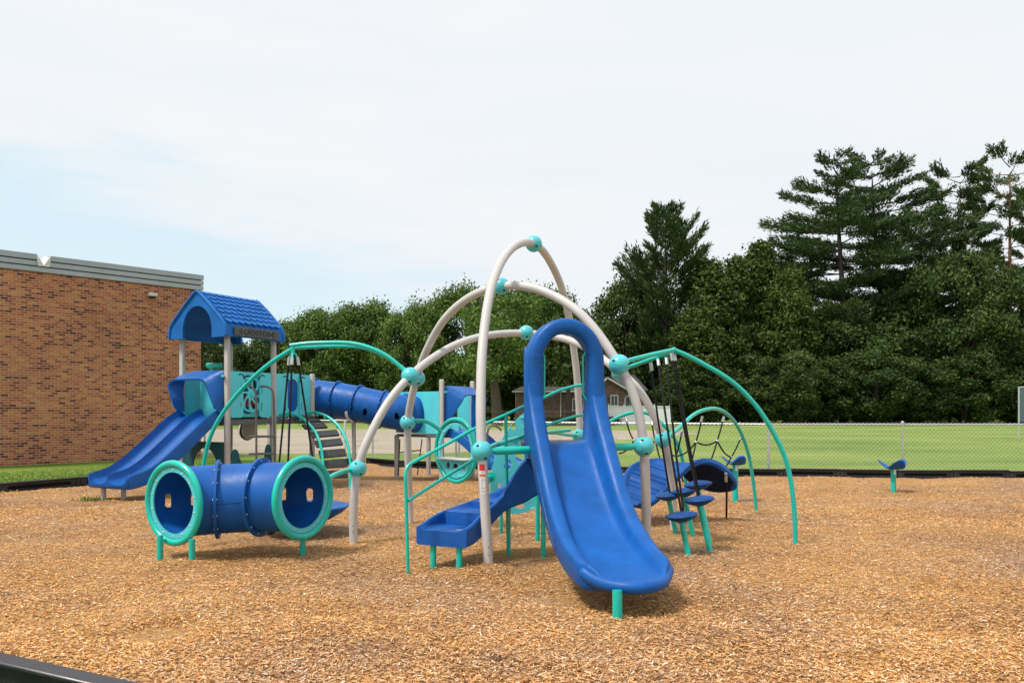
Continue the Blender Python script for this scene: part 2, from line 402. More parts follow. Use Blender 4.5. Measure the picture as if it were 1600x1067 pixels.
def chipground():
    m, nt, b = newmat('wood_chip_bed'); tc = nd(nt, 'ShaderNodeTexCoord'); V = tc.outputs['Object']
    wob = nd(nt, 'ShaderNodeTexNoise', {'Vector': V, 'Scale': 9.0, 'Detail': 2.0})
    def layer(rot, scx, scy, sc_):
        mp = nd(nt, 'ShaderNodeMapping', {0: V, 'Rotation': (0, 0, rot), 'Scale': (scx, scy, 1)})
        ad = nd(nt, 'ShaderNodeVectorMath', {0: mp.outputs[0], 1: wob.outputs['Color']}, operation='ADD')
        return nd(nt, 'ShaderNodeTexVoronoi', {'Vector': ad.outputs[0], 'Scale': sc_, 'Randomness': 1.0})
    va = layer(.35, 1, 3.0, 16); vb = layer(-.5, 1, 3.0, 21); vc = layer(1.4, 1, 2.6, 18)
    s1 = nd(nt, 'ShaderNodeSeparateColor', {0: va.outputs['Color']}); s2 = nd(nt, 'ShaderNodeSeparateColor', {0: vb.outputs['Color']}); s3 = nd(nt, 'ShaderNodeSeparateColor', {0: vc.outputs['Color']})
    pick = nd(nt, 'ShaderNodeMath', {0: s2.outputs[0], 1: .5}, operation='GREATER_THAN')
    m1 = nd(nt, 'ShaderNodeMix', {0: pick.outputs[0], 2: s1.outputs[1], 3: s2.outputs[1]}, data_type='FLOAT')
    pick2 = nd(nt, 'ShaderNodeMath', {0: s3.outputs[0], 1: .62}, operation='GREATER_THAN')
    m2 = nd(nt, 'ShaderNodeMix', {0: pick2.outputs[0], 2: m1.outputs[0], 3: s3.outputs[1]}, data_type='FLOAT')
    big = nd(nt, 'ShaderNodeTexNoise', {'Vector': V, 'Scale': .55, 'Detail': 5.0, 'Roughness': .6})
    bm = nd(nt, 'ShaderNodeMapRange', {0: big.outputs['Fac'], 1: .3, 2: .7, 3: -.10, 4: .10})
    fa = nd(nt, 'ShaderNodeMath', {0: m2.outputs[0], 1: bm.outputs[0]}, operation='ADD')
    r = chip_ramp(nt, fa.outputs[0], V); nt.links.new(r.outputs[2], b.inputs['Base Color'])
    dist = nd(nt, 'ShaderNodeMath', {0: va.outputs['Distance'], 1: vb.outputs['Distance']}, operation='ADD')
    bp = nd(nt, 'ShaderNodeBump', {'Height': dist.outputs[0], 'Strength': .9, 'Distance': .03}, invert=True); nt.links.new(bp.outputs[0], b.inputs['Normal'])
    b.inputs['Roughness'].default_value = .85; b.inputs['Specular IOR Level'].default_value = .2; return m
MT['chipbed'] = chipground()
def chipmat():
    m, nt, b = newmat('wood_chip'); g = nd(nt, 'ShaderNodeNewGeometry'); tc = nd(nt, 'ShaderNodeTexCoord')
    big = nd(nt, 'ShaderNodeTexNoise', {'Vector': tc.outputs['Object'], 'Scale': .55, 'Detail': 5.0, 'Roughness': .6})
    bm = nd(nt, 'ShaderNodeMapRange', {0: big.outputs['Fac'], 1: .3, 2: .7, 3: -.10, 4: .12})
    fa = nd(nt, 'ShaderNodeMath', {0: g.outputs['Random Per Island'], 1: bm.outputs[0]}, operation='ADD')
    r = chip_ramp(nt, fa.outputs[0], tc.outputs['Object'])
    n = nd(nt, 'ShaderNodeTexNoise', {'Vector': tc.outputs['Object'], 'Scale': 160.0, 'Detail': 3.0}); v = nd(nt, 'ShaderNodeMapRange', {0: n.outputs['Fac'], 1: .3, 2: .7, 3: .8, 4: 1.15})
    s = nd(nt, 'ShaderNodeVectorMath', {0: r.outputs[2], 'Scale': v.outputs[0]}, operation='SCALE'); nt.links.new(s.outputs[0], b.inputs['Base Color'])
    b.inputs['Roughness'].default_value = .9; b.inputs['Specular IOR Level'].default_value = .1; return m
MT['chip'] = chipmat()
def grassmat(name, a, b_, c, stretch=(1, 1, 1)):
    m, nt, b = newmat(name); tc = nd(nt, 'ShaderNodeTexCoord'); V = tc.outputs['Object']
    mp = nd(nt, 'ShaderNodeMapping', {0: V, 'Scale': stretch})
    n = nd(nt, 'ShaderNodeTexNoise', {'Vector': mp.outputs[0], 'Scale': .22, 'Detail': 7.0, 'Roughness': .62}); n2 = nd(nt, 'ShaderNodeTexNoise', {'Vector': V, 'Scale': 26.0, 'Detail': 6.0, 'Roughness': .75})
    k = nd(nt, 'ShaderNodeMath', {0: n2.outputs['Fac'], 1: .5}, operation='MULTIPLY'); s = nd(nt, 'ShaderNodeMath', {0: n.outputs['Fac'], 1: k.outputs[0]}, operation='ADD')
    r = ramp(nt, s.outputs[0], [(.58, a), (.76, b_), (.92, c)]); nt.links.new(r.outputs[0], b.inputs['Base Color']); b.inputs['Roughness'].default_value = .9; b.inputs['Specular IOR Level'].default_value = .1
    bp = nd(nt, 'ShaderNodeBump', {'Height': n2.outputs['Fac'], 'Strength': .8, 'Distance': .06}); nt.links.new(bp.outputs[0], b.inputs['Normal']); return m
MT['grass'] = grassmat('mown_grass', (.115, .185, .030), (.185, .265, .046), (.27, .32, .085), (.45, .85, 1))
MT['blade'] = leaf_mat('grass_blades', (.04, .09, .012), (.10, .19, .025), (.2, .28, .06), trans=.3, scale=.8)
def asphalt():
    m, nt, b = newmat('tan_parking_surface'); tc = nd(nt, 'ShaderNodeTexCoord'); V = tc.outputs['Object']
    n = nd(nt, 'ShaderNodeTexNoise', {'Vector': V, 'Scale': .25, 'Detail': 8.0, 'Roughness': .65})
    r = ramp(nt, n.outputs['Fac'], [(.3, (.27, .22, .165)), (.7, (.37, .305, .235))])
    cr = nd(nt, 'ShaderNodeTexVoronoi', {'Vector': V, 'Scale': .16}, feature='DISTANCE_TO_EDGE')
    mr = nd(nt, 'ShaderNodeMapRange', {0: cr.outputs['Distance'], 1: .0, 2: .012, 3: .6, 4: 1.0})
    s = nd(nt, 'ShaderNodeVectorMath', {0: r.outputs[0], 'Scale': mr.outputs[0]}, operation='SCALE'); nt.links.new(s.outputs[0], b.inputs['Base Color']); b.inputs['Roughness'].default_value = .9; return m
MT['lot'] = asphalt()
MT['yellow'] = paint('yellow_line_paint', (.6, .36, .05), .7, .2, .25, 3)
# ================================================================ setting
def hash2(x, y): return math.sin(x * 12.9898 + y * 78.233) * 43758.5453 % 1
BED = [(-9.5, 8.1), (-1.94, 4.36), (2, 2.4), (8, .4), (17, .4), (17, 18.38), (8.8, 18.77), (2.65, 19.8), (-2.9, 22.05), (-4.15, 23.35), (-8.8, 16.9), (-9.6, 15.5), (-12.6, 10.3)]
def und(x, y):
    h = .018 * math.sin(x * 1.3 + .7 * y) * math.sin(y * .9 - .3 * x + 1) + .012 * math.sin(2.9 * x + 1.7 * y + 2) * math.sin(3.3 * y - x) + .006 * math.sin(7 * x + 3 * y) * math.sin(6.1 * y - 2.3 * x)
    for (cx, cy, r, d) in HOLLOWS: 
        q = ((x - cx) ** 2 + (y - cy) ** 2) / (r * r)
        if q < 9: h += 1.3 * d * math.exp(-q)
    return h + .012
HOLLOWS = []
for a in ((255, 982, .30, -.07), (545, 955, .22, -.05), (870, 932, .25, -.045), (600, 930, .2, -.03), (950, 945, .45, -.03), (230, 985, .15, -.05), (1190, 835, .25, -.04), (1215, 838, .18, -.05), (760, 893, .25, .05), (110, 955, .5, -.03), (400, 950, .4, .02), (1420, 960, .5, -.03), (300, 880, .3, .03), (1120, 880, .3, .02), (30, 915, .12, -.04), (100, 918, .1, -.04), (1100, 1000, .4, .03)):
    g = G(a[0], a[1]); HOLLOWS.append((g.x, g.y, a[2], a[3]))
def inbed(x, y, poly=BED):
    c = False; j = len(poly) - 1
    for i in range(len(poly)):
        xi, yi = poly[i]; xj, yj = poly[j]
        if (yi > y) != (yj > y) and x < (xj - xi) * (y - yi) / (yj - yi) + xi: c = not c
        j = i
    return c
g = MB(); S = 1500
g.add([(-S, -60, -.10), (S, -60, -.10), (S, 2 * S, -.10), (-S, 2 * S, -.10)], [(0, 1, 2, 3)])
tag(g.build('grass_ground', MT['grass'], sharp=None), kind='structure')
# mown bank rising from the border to the brick wall
m = MB(); m.add([(-4.3, 23.75, .0), (-9.0, 17.15, .02), (-9.85, 15.6, .02), (-13.2, 9.5, .0), (-40, 12, .0), (-24.5, 12.2, .05), (-13.6, 21.9, .06), (-9.7, 26.3, .06), (-5.5, 26.6, -.02)], [(0, 1, 7, 8), (1, 2, 6, 7), (2, 3, 5, 6), (3, 4, 5)])
tag(m.build('lawn_ground', MT['grass'], sharp=None), kind='structure')
# chips bed as an undulating sheet clipped to the bed outline
mb = MB(); st = .09; idx = {}
xs = np.arange(-14.6, 17.1, st); ys = np.arange(.3, 25.4, st)
HG = {}
def clampbed(x, y): return x, y
for i, x in enumerate(xs):
    for j, y in enumerate(ys):
        if inbed(x, y) :
            idx[(i, j)] = len(mb.v); mb.v.append((x, y, und(x, y)))
for (i, j), a in idx.items():
    q = [idx.get(k) for k in ((i + 1, j), (i + 1, j + 1), (i, j + 1))]
    if None not in q: mb.f.append((a, q[0], q[1], q[2]))
# skirt: flat backing under the edge so that the bed always reaches the border
mb.add([(x, y, -.035) for x, y in BED], [tuple(range(len(BED)))])
tag(mb.build('wood_chip_ground', MT['chipbed'], sharp=None), kind='structure')

def chips(N, ymin, ymax, lmin, lmax, seed, lift=.0):
    r = np.random.default_rng(seed)
    # more chips nearer the viewer's side of the bed
    u = r.random(N * 3); y = 1 / (1 / ymin - u * (1 / ymin - 1 / ymax)); x = (r.random(N * 3) * 2 - 1) * (.72 * y + 1.2)
    ok = np.array([inbed(a, b) for a, b in zip(x, y)]); x = x[ok][:N]; y = y[ok][:N]; n = len(x)
    z = np.array([und(a, b) for a, b in zip(x, y)])
    ln = r.uniform(lmin, lmax, n) * (1 + .02 * np.maximum(y - 8, 0)); wd_ = ln * r.uniform(.14, .36, n); th = r.uniform(0, math.pi, n); tilt = r.normal(0, .17, n); roll = r.normal(0, .28, n)
    d = np.stack([np.cos(th) * np.cos(tilt), np.sin(th) * np.cos(tilt), np.sin(tilt)], 1)
    s = np.stack([-np.sin(th), np.cos(th), np.zeros(n)], 1); up = np.cross(d, s)
    s = s * np.cos(roll)[:, None] + up * np.sin(roll)[:, None]
    c = np.stack([x, y, z + r.uniform(.001, .016, n) + lift + np.abs(np.sin(tilt)) * ln * .3], 1)
    nrm = np.cross(d, s); cur = (nrm * (ln * r.normal(0, .09, n))[:, None])
    hl = (ln / 2)[:, None] * d; hw = (wd_ / 2)[:, None] * s; k = r.uniform(.25, 1, n)[:, None]
    v = np.stack([c - hl - hw * k, c - hl + hw * k, c + hw + cur, c + hl + hw * .5, c + hl - hw * .7, c - hw + cur], 1).reshape(-1, 3)
    b = np.arange(n)[:, None] * 6
    f = np.concatenate([b + [0, 5, 2, 1], b + [5, 4, 3, 2]], 0)
    return v, f
V1, F1 = chips(190000, 3.6, 13, .014, .040, 3); V2, F2 = chips(40000, 11, 25, .022, .045, 4)
V = np.concatenate([V1, V2]); F = np.concatenate([F1, F2 + len(V1)])
def npmesh(name, V, F, mat, parent=None, kind=None, loc=None):
    k = F.shape[1]; me = bpy.data.meshes.new(name)
    if loc is not None: V = V - np.array(loc)
    me.vertices.add(len(V)); me.vertices.foreach_set('co', V.astype(np.float32).ravel())
    me.loops.add(F.size); me.loops.foreach_set('vertex_index', F.astype(np.int32).ravel())
    me.polygons.add(len(F)); me.polygons.foreach_set('loop_start', np.arange(0, F.size, k, dtype=np.int32)); me.polygons.foreach_set('loop_total', np.full(len(F), k, dtype=np.int32))
    me.update(calc_edges=True); me.materials.append(mat)
    o = bpy.data.objects.new(name, me); sc.collection.objects.link(o)
    if parent is not None: o.parent = parent
    elif loc is not None: o.location = loc
    if kind: o['kind'] = kind
    ORG[o] = ORG.get(parent, Vector((0, 0, 0))) if parent is not None else Vector(loc or (0, 0, 0))
    return o
npmesh('loose_wood_chips', V, F, MT['chip'], kind='stuff')

# parking surface beyond the fence, its lines
mb = MB(); mb.add([(-60, 31, -.096), (-2.6, 30.6, -.096), (12.5, 54, -.096), (11.5, 61, -.096), (-60, 72, -.096)], [(0, 1, 2, 3, 4)])
tag(mb.build('parking_ground', MT['lot'], sharp=None), kind='structure')
mb = MB()
for k in range(7):
    x0 = -15.2 + k * 3.0
    mb.add([(x0, 31.4, -.092), (x0 + .12, 31.4, -.092), (x0 - 1.2 + .12, 35.5, -.092), (x0 - 1.2, 35.5, -.092)], [(0, 1, 2, 3)])
tag(mb.build('parking_line_marking', MT['yellow'], sharp=None), kind='structure')

# ---------------------------------------------------------------- border timbers
def copy_tree(o, loc, rz=0, label=None, sx=1):
    c = o.copy(); sc.collection.objects.link(c); c.location = loc; c.rotation_euler = (0, 0, rz); c.scale = (sx, 1, 1)
    if label: c['label'] = label
    for ch in o.children:
        d = ch.copy(); sc.collection.objects.link(d); d.parent = c
        for g_ in ch.children: e = g_.copy(); sc.collection.objects.link(e); e.parent = d
    return c
def make_timber(label, group):
    r_ = empty('border_timber', (0, 0, 0), label, 'playground border', group)
    m = MB(); Lh = .60; X, Y, Z = Vector((1, 0, 0)), Vector((0, 1, 0)), Vector((0, 0, 1))
    box(m, (0, .045, .03), (2 * Lh, .06, .27), bev=.008)
    box(m, (0, .02, .172), (2 * Lh, .14, .018), bev=.006)
    plate(m, rrect(-Lh, -.10, Lh, .162, .012), [rrect(-.46, .045, .46, .11, .03)], (0, 0, 0), X, Z, .028)
    for s in (-1, 1): box(m, (s * (Lh - .035), -.02, .035), (.05, .02, .25), bev=.006)
    m.build('body', MT['black'], r_)
    m = MB(); box(m, (0, .008, .078), (.94, .006, .07), bev=.002); m.build('slot', MT['slot'], r_)
    return r_
def run_timbers(proto, A, B, z, used):
    A = Vector((*A, 0)); B = Vector((*B, 0)); d = B - A; n = max(1, round(d.length / 1.23)); rz = math.atan2(d.y, d.x)
    for k in range(n):
        c = A + d * ((k + .5) / n)
        loc = (c.x, c.y, z + .012 * math.sin(k * 2.3))
        sx = d.length / n / 1.206
        if used[0]: copy_tree(proto, loc, rz, sx=sx)
        else: proto.location = loc; proto.rotation_euler = (0, 0, rz); proto.scale = (sx, 1, 1); used[0] = True
t1 = make_timber('black plastic border timber with a recessed slot, along the foot of the far fence', 'border timbers along the far fence')
# right border: inner face towards the camera, so run from left to right
u = [False]; run_timbers(t1, (-4.15, 23.5), (-2.9, 22.2), 0, u); run_timbers(t1, (-2.9, 22.2), (2.65, 19.9), 0, u); run_timbers(t1, (2.65, 19.9), (8.8, 18.85), 0, u); run_timbers(t1, (8.8, 18.85), (15, 18.55), 0, u)
t2 = make_timber('black plastic border timber between wood chips and the grass by the brick wall', 'border timbers by the brick building')
u = [False]; run_timbers(t2, (-11.9, 11.4), (-9.67, 15.5), 0, u); run_timbers(t2, (-9.67, 15.5), (-8.87, 16.95), 0, u); run_timbers(t2, (-8.87, 16.95), (-4.2, 23.5), 0, u)
# foreground timber (seen from outside, its top catching the sky)
t3 = empty('border_timber', (-1.9, 4.30, 0), 'shiny black border timber cutting across the bottom left corner of the photo', 'playground border')
A = Vector((-5.3, 6.02, 0)); B = Vector((-1.60, 4.13, 0)); ax = basis(B - A)
m = MB(); box(m, (A + B) / 2 + Vector((0, 0, .125)), ((B - A).length, .13, .028), ax, .012); box(m, (A + B) / 2 + Vector((0, 0, .02)) + ax[1] * .02, ((B - A).length - .01, .07, .19), ax, .01)
m.build('body', MT['blackfront'], t3)
for k in range(3): m = MB(); box(m, A + (B - A) * (.15 + k * .33) + Vector((0, 0, .0)) - ax[1] * .03, (.9, .03, .05), ax, .008); m.build('rib', MT['black'], t3)

# ---------------------------------------------------------------- brick building
BA = Vector((-800 * 21.8 / FPX, 21.8, 0)); BB = Vector((-486 * 26 / FPX, 26.0, 0)); bd = (BB - BA).normalized(); bn = Vector((bd.y, -bd.x, 0))   # bn points to the camera
BA2 = BA - bd * 14
b0 = empty('brick_building', BB, 'tan and red brick school building with a grey metal fascia', 'building')
top = 5.28
MT['brick'] = brick_mat('mixed_tan_brick', [(0, (.10, .030, .022)), (.08, (.16, .042, .028)), (.20, (.30, .080, .042)), (.38, (.40, .115, .052)), (.60, (.45, .150, .063)), (.85, (.49, .18, .074)), (.96, (.54, .24, .075)), (1, (.42, .18, .08))], (.46, .34, .255), bd, bw=.19, ms=.017)
m = MB(); c = (BA2 + BB) / 2 - bn * 8; box(m, c + Vector((0, 0, top / 2 - .3)), ((BB - BA2).length, 16, top + .6), (bd, -bn, Vector((0, 0, 1))), .002); m.build('wall', MT['brick'], b0)
m = MB(); fz = [5.28, 5.44, 5.60, 5.78]
notch = BA + bd * ((66 / 800 * 0 + 1.02)); 
def at_px(px):   # point on the wall line under image column px
    k = (px - 800) / FPX; t = (k * BA.y - BA.x) / (bd.x - k * bd.y); return BA + bd * t
nA, nB = at_px(57), at_px(76)
fas = []
for i in range(3):
    z0, z1 = fz[i] + .012, fz[i + 1] - .012; off = .05 + .012 * i
    segs = [(BA2, BB + bd * .06)] if i < 1 else [(BA2, nA), (nB, BB + bd * .06)]
    for a, b in segs:
        box(m, (a + b) / 2 + bn * (off / 2 - .1) + Vector((0, 0, (z0 + z1) / 2)), ((b - a).length, .2 + off, z1 - z0), (bd, -bn, Vector((0, 0, 1))), .008)
# return along the far end
for i in range(3):
    z0, z1 = fz[i] + .012, fz[i + 1] - .012; box(m, BB - bn * 4.2 + bd * .03 + Vector((0, 0, (z0 + z1) / 2)), (.07 + .01 * i, 8, z1 - z0), (bd, -bn, Vector((0, 0, 1))), .006)
fo = m.build('fascia', paint('grey_metal_fascia', (.34, .37, .40), .4, .5, .06, 1.5, metal=.3), b0)
m = MB()
for a, b in ((BA2, nA), (nB, BB)): box(m, (a + b) / 2 - bn * .06 + Vector((0, 0, 5.53)), ((b - a).length - .02, .1, .46), (bd, -bn, Vector((0, 0, 1))), .002)
m.build('fascia_seam', MT['slot'], b0)
m = MB()
for a, s in ((nA, 1), (nB, -1)):
    q0 = a + bn * .10 + Vector((0, 0, 5.45)); w_ = bd * (s * .17)
    m.add([q0, q0 + w_, q0 + Vector((0, 0, .32)) - bd * (s * .03), q0 - bn * .5, q0 - bn * .5 + w_, q0 - bn * .5 + Vector((0, 0, .34))], [(0, 1, 2), (3, 5, 4), (0, 3, 4, 1), (1, 4, 5, 2), (0, 2, 5, 3)])
m.build('scupper', MT['trim'], b0)
fx = empty('wall_light', at_px(236) + bn * .1 + Vector((0, 0, 4.95)), 'small pale box light fixed to the brick wall under the fascia', 'wall light')
m = MB(); c = at_px(236) + bn * .1 + Vector((0, 0, 4.98)); box(m, c, (.26, .18, .1), (bd, -bn, Vector((0, 0, 1))), .02); m.build('housing', MT['paleplastic'], fx)
m = MB(); box(m, c + Vector((0, 0, -.07)) + bn * .02, (.18, .12, .04), (bd, -bn, Vector((0, 0, 1))), .01); m.build('lens', MT['slot'], fx)
fx = empty('floodlight', at_px(300) + bn * .1 + Vector((0, 0, 4.8)), 'small dark floodlight on the corner of the brick building', 'floodlight')
m = MB(); c = at_px(300) + bn * .12 + Vector((0, 0, 4.80)); sphere(m, c, .1, 14, 10, (1.2, 1, .8)); sphere(m, c + bd * .2 - Vector((0, 0, .06)), .08, 14, 10); m.build('lamp_head', MT['deck'], fx)
m = MB(); tube(m, [c - bn * .14, c], .02); tube(m, [c, c + bd * .2 + Vector((0, 0, -.05))], .015); m.build('bracket', MT['deck'], fx)

# ---------------------------------------------------------------- chain-link fence
FZ = 1.20
def fence(nm, pts, label, sp=3.25, zb=-.08, post=.03):
    r0 = empty(nm, (*pts[0], 0), label, 'chain-link fence')
    rail = MB(); wires = []; posts = []
    for a, b in zip(pts[:-1], pts[1:]):
        a = Vector((*a, 0)); b = Vector((*b, 0)); Ls = (b - a).length; d = (b - a) / Ls
        tube(rail, [a + Vector((0, 0, FZ)), b + Vector((0, 0, FZ))], .023, 10)
        n = max(1, round(Ls / sp))
        for k in range(n + 1): posts.append(a + d * (Ls * k / n))
        pitch = .098; hgt = FZ + .045 - zb
        t0 = -hgt
        side = Vector((-d.y, d.x, 0)) * -.03
        while t0 < Ls:
            for s in (1, -1):
                u0, u1 = (t0, t0 + hgt); z0, z1 = (zb, zb + hgt) if s == 1 else (zb + hgt, zb)
                # clip to [0, Ls]
                f0 = max(0, (0 - u0) / hgt); f1 = min(1, (Ls - u0) / hgt)
                if f1 - f0 > .01: wires.append((a + side + d * (u0 + hgt * f0) + Vector((0, 0, z0 + (z1 - z0) * f0)), a + side + d * (u0 + hgt * f1) + Vector((0, 0, z0 + (z1 - z0) * f1)), Vector((-d.y, d.x, 0)), s))
            t0 += pitch
    rail.build('top_rail', MT['metal'], r0)
    vv = []; ff = []; w = .0026
    for p, q, nrm, s in wires:
        t = (q - p).normalized(); u_ = t.cross(nrm).normalized(); b_ = len(vv)
        of = nrm * (.003 * s)
        for e in (p, q):
            for k in range(3): an = k * 2.0944; vv.append(e + of + u_ * (w * math.cos(an)) + nrm * (w * math.sin(an)))
        for k in range(3): l = (k + 1) % 3; ff.append((b_ + k, b_ + l, b_ + 3 + l, b_ + 3 + k))
    npmesh('wire_mesh', np.array([tuple(x - ORG[r0]) for x in vv]), np.array(ff), MT['wire'], parent=r0)
    seen = []
    for p in posts:
        if any((p - q).length < .5 for q in seen): continue
        seen.append(p); m = MB(); tube(m, [p + Vector((0, 0, -.2)), p + Vector((0, 0, FZ + .05))], post, 12); sphere(m, p + Vector((0, 0, FZ + .05)), post * 1.15, 12, 8)
        tube(m, [p + Vector((0, 0, FZ - .03)), p + Vector((0, 0, FZ + .02))], post * 1.25, 12)
        m.build('fence_post', MT['metal'], r0)
    return r0
fence('chain_link_fence', [(-1.5, 23.5), (6.2, 19.95), (15.7, 19.5)], 'long galvanised chain-link fence between the wood chips and the green field', 3.55)
fence('chain_link_fence', [(-9.75, 26.2), (-4.4, 26.1), (-1.6, 23.6)], 'shorter chain-link fence running from the brick wall past the playground tower', 2.7)
# low far fence by the gardens
r0 = empty('chain_link_fence', (-12, 76, 0), 'far chain-link fence in front of the shaded gardens and the brown house', 'chain-link fence')
m = MB(); tube(m, [Vector((-26, 76, 1.25)), Vector((8.6, 76, 1.25))], .018, 8); m.build('top_rail', MT['deckrail'], r0)
for k in range(11):
    m = MB(); x = -26 + k * 3.2; tube(m, [Vector((x, 76, -.1)), Vector((x, 76, 1.3))], .03, 8); m.build('fence_post', MT['deckrail'], r0)

# ---------------------------------------------------------------- houses, white fence, screen
def Pz(px, Y, z): return Vector(((px - 800) * Y / FPX, Y, z))
MT['brownbrick'] = brick_mat('brown_brick', [(0, (.05, .03, .026)), (.4, (.17, .105, .08)), (.7, (.22, .135, .105)), (1, (.25, .165, .13))], (.26, .2, .165), (1, 0, 0))
Yh = 84.0
h0 = empty('brick_house', (8, Yh, 0), 'low brown brick house with dark gable roof and white trim behind the fence', 'house')
def zat(py, Y): return EYE - (py - HOR) * Y / FPX
m = MB(); X = lambda px: (px - 800) * Yh / FPX
box(m, ((X(806) + X(948)) / 2, Yh + 4, zat(612, Yh) / 2 - .1), (X(948) - X(806), 8, zat(612, Yh) + .2), bev=.01)
gx0, gx1 = X(925), X(976); ez = zat(611, Yh); pk = zat(592, Yh); gm = X(945)
m.add([(gx0, Yh - 2, -.1), (gx1, Yh - 2, -.1), (gx1, Yh - 2, ez), (gm, Yh - 2, pk), (gx0, Yh - 2, ez), (gx0, Yh + 6, -.1), (gx1, Yh + 6, -.1), (gx1, Yh + 6, ez), (gm, Yh + 6, pk), (gx0, Yh + 6, ez)], [(0, 1, 2, 3, 4), (5, 9, 8, 7, 6), (1, 6, 7, 2), (0, 4, 9, 5)])
box(m, ((gx1 + X(1006)) / 2 + .05, Yh + 3, zat(612, Yh) / 2 - .1), (X(1006) - gx1, 6, zat(612, Yh) + .2), bev=.01)
m.build('wall', MT['brownbrick'], h0)
m = MB()
def slab(m, a, b, c, d, t=.15):
    n = (Vector(b) - Vector(a)).cross(Vector(d) - Vector(a)).normalized() * t
    p = [Vector(q) for q in (a, b, c, d)]; v = p + [q + n for q in p]; m.add(v, [(3, 2, 1, 0), (4, 5, 6, 7), (0, 1, 5, 4), (1, 2, 6, 5), (2, 3, 7, 6), (3, 0, 4, 7)])
slab(m, (gm, Yh - 2.4, pk + .03), (gm, Yh + 6, pk + .03), (gx1 + .5, Yh + 6, ez - .2), (gx1 + .5, Yh - 2.4, ez - .2), -.14)
slab(m, (gm, Yh - 2.4, pk + .03), (gm, Yh + 6, pk + .03), (gx0 - .5, Yh + 6, ez - .2), (gx0 - .5, Yh - 2.4, ez - .2))
slab(m, (X(800), Yh - .5, zat(613, Yh)), (X(950), Yh - .5, zat(613, Yh)), (X(940), Yh + 4, zat(605, Yh)), (X(815), Yh + 4, zat(605, Yh)))
slab(m, (X(972), Yh - .5, zat(612, Yh)), (X(1012), Yh - .5, zat(612, Yh)), (X(1000), Yh + 4, zat(585, Yh)), (X(960), Yh + 4, zat(585, Yh)))
m.build('roof', MT['shingle'], h0)
m = MB(); tube(m, [Vector((gm, Yh - 2.45, pk)), Vector((gx1 + .5, Yh - 2.45, ez - .22)), ], .10, 6); tube(m, [Vector((gm, Yh - 2.45, pk)), Vector((gx0 - .5, Yh - 2.45, ez - .22))], .10, 6)
tube(m, [Vector((gx1 + .45, Yh - 2.3, ez - .3)), Vector((gx1 - .25, Yh - 2.1, ez - .7)), Vector((gx1 - .25, Yh - 2.1, .1))], .07, 6)
tube(m, [Vector((X(800), Yh - .5, zat(612, Yh))), Vector((X(930), Yh - .5, zat(612, Yh)))], .07, 6); tube(m, [Vector((X(876), Yh - .1, zat(613, Yh))), Vector((X(876), Yh - .1, .1))], .05, 6); m.build('gutter', MT['trim'], h0)
def window(m_par, cx, y, z0, z1, w):
    m = MB(); plate(m, [(-w / 2 - .1, z0 - .1), (w / 2 + .1, z0 - .1), (w / 2 + .1, z1 + .1), (-w / 2 - .1, z1 + .1)], [[(-w / 2, z0), (-.03, z0), (-.03, z1), (-w / 2, z1)], [(.03, z0), (w / 2, z0), (w / 2, z1), (.03, z1)]], (cx, y, 0), (1, 0, 0), (0, 0, 1), .08)
    f = m.build('window', MT['trim'], m_par); m = MB(); box(m, (cx, y + .03, (z0 + z1) / 2), (w, .02, z1 - z0), bev=.002); m.build('pane', MT['pane'], f)
window(h0, X(956), Yh - 2.05, zat(633, Yh), zat(619, Yh), .6); window(h0, X(984), Yh - .05, zat(632, Yh), zat(618, Yh), 1.1); window(h0, X(903), Yh - .05, zat(640, Yh), zat(624, Yh), 1.0)

w0 = empty('white_fence', (12, 80, 0), 'solid white vinyl privacy fence in front of the brown house', 'privacy fence'); m = MB(); Yw = 80.0; Xw = lambda px: (px - 800) * Yw / FPX
for k in range(4):
    a, b = Xw(952 + k * 24), Xw(952 + (k + 1) * 24) - .12
    box(m, ((a + b) / 2, Yw, .8), (b - a, .05, 1.8), bev=.01); box(m, ((a + b) / 2, Yw - .03, 1.72), (b - a, .08, .1), bev=.01)
m.build('panel', MT['white'], w0)
for k in range(5):
    m = MB(); x = Xw(952 + k * 24) - .06; box(m, (x, Yw, .9), (.13, .13, 1.95), bev=.01); box(m, (x, Yw, 1.9), (.18, .18, .06), bev=.02); m.build('fence_post', MT['white'], w0)
m = MB(); s0 = empty('ball_screen', (28.5, 45, 0), 'grey screen panel standing in the field at the right edge of the photo', 'screen')
Ys = 45.0; Xs = lambda px: (px - 800) * Ys / FPX
box(m, ((Xs(1593) + Xs(1640)) / 2, Ys, (zat(606, Ys) + zat(659, Ys)) / 2), (Xs(1640) - Xs(1593), .04, zat(606, Ys) - zat(659, Ys)), bev=.005); m.build('screen_panel', MT['slate'], s0)
m = MB()
for px in (1592, 1641): tube(m, [Vector((Xs(px), Ys, -.1)), Vector((Xs(px), Ys, zat(604, Ys)))], .045, 8)
tube(m, [Vector((Xs(1592), Ys, zat(605, Ys))), Vector((Xs(1641), Ys, zat(605, Ys)))], .04, 8); m.build('frame', MT['metal'], s0)
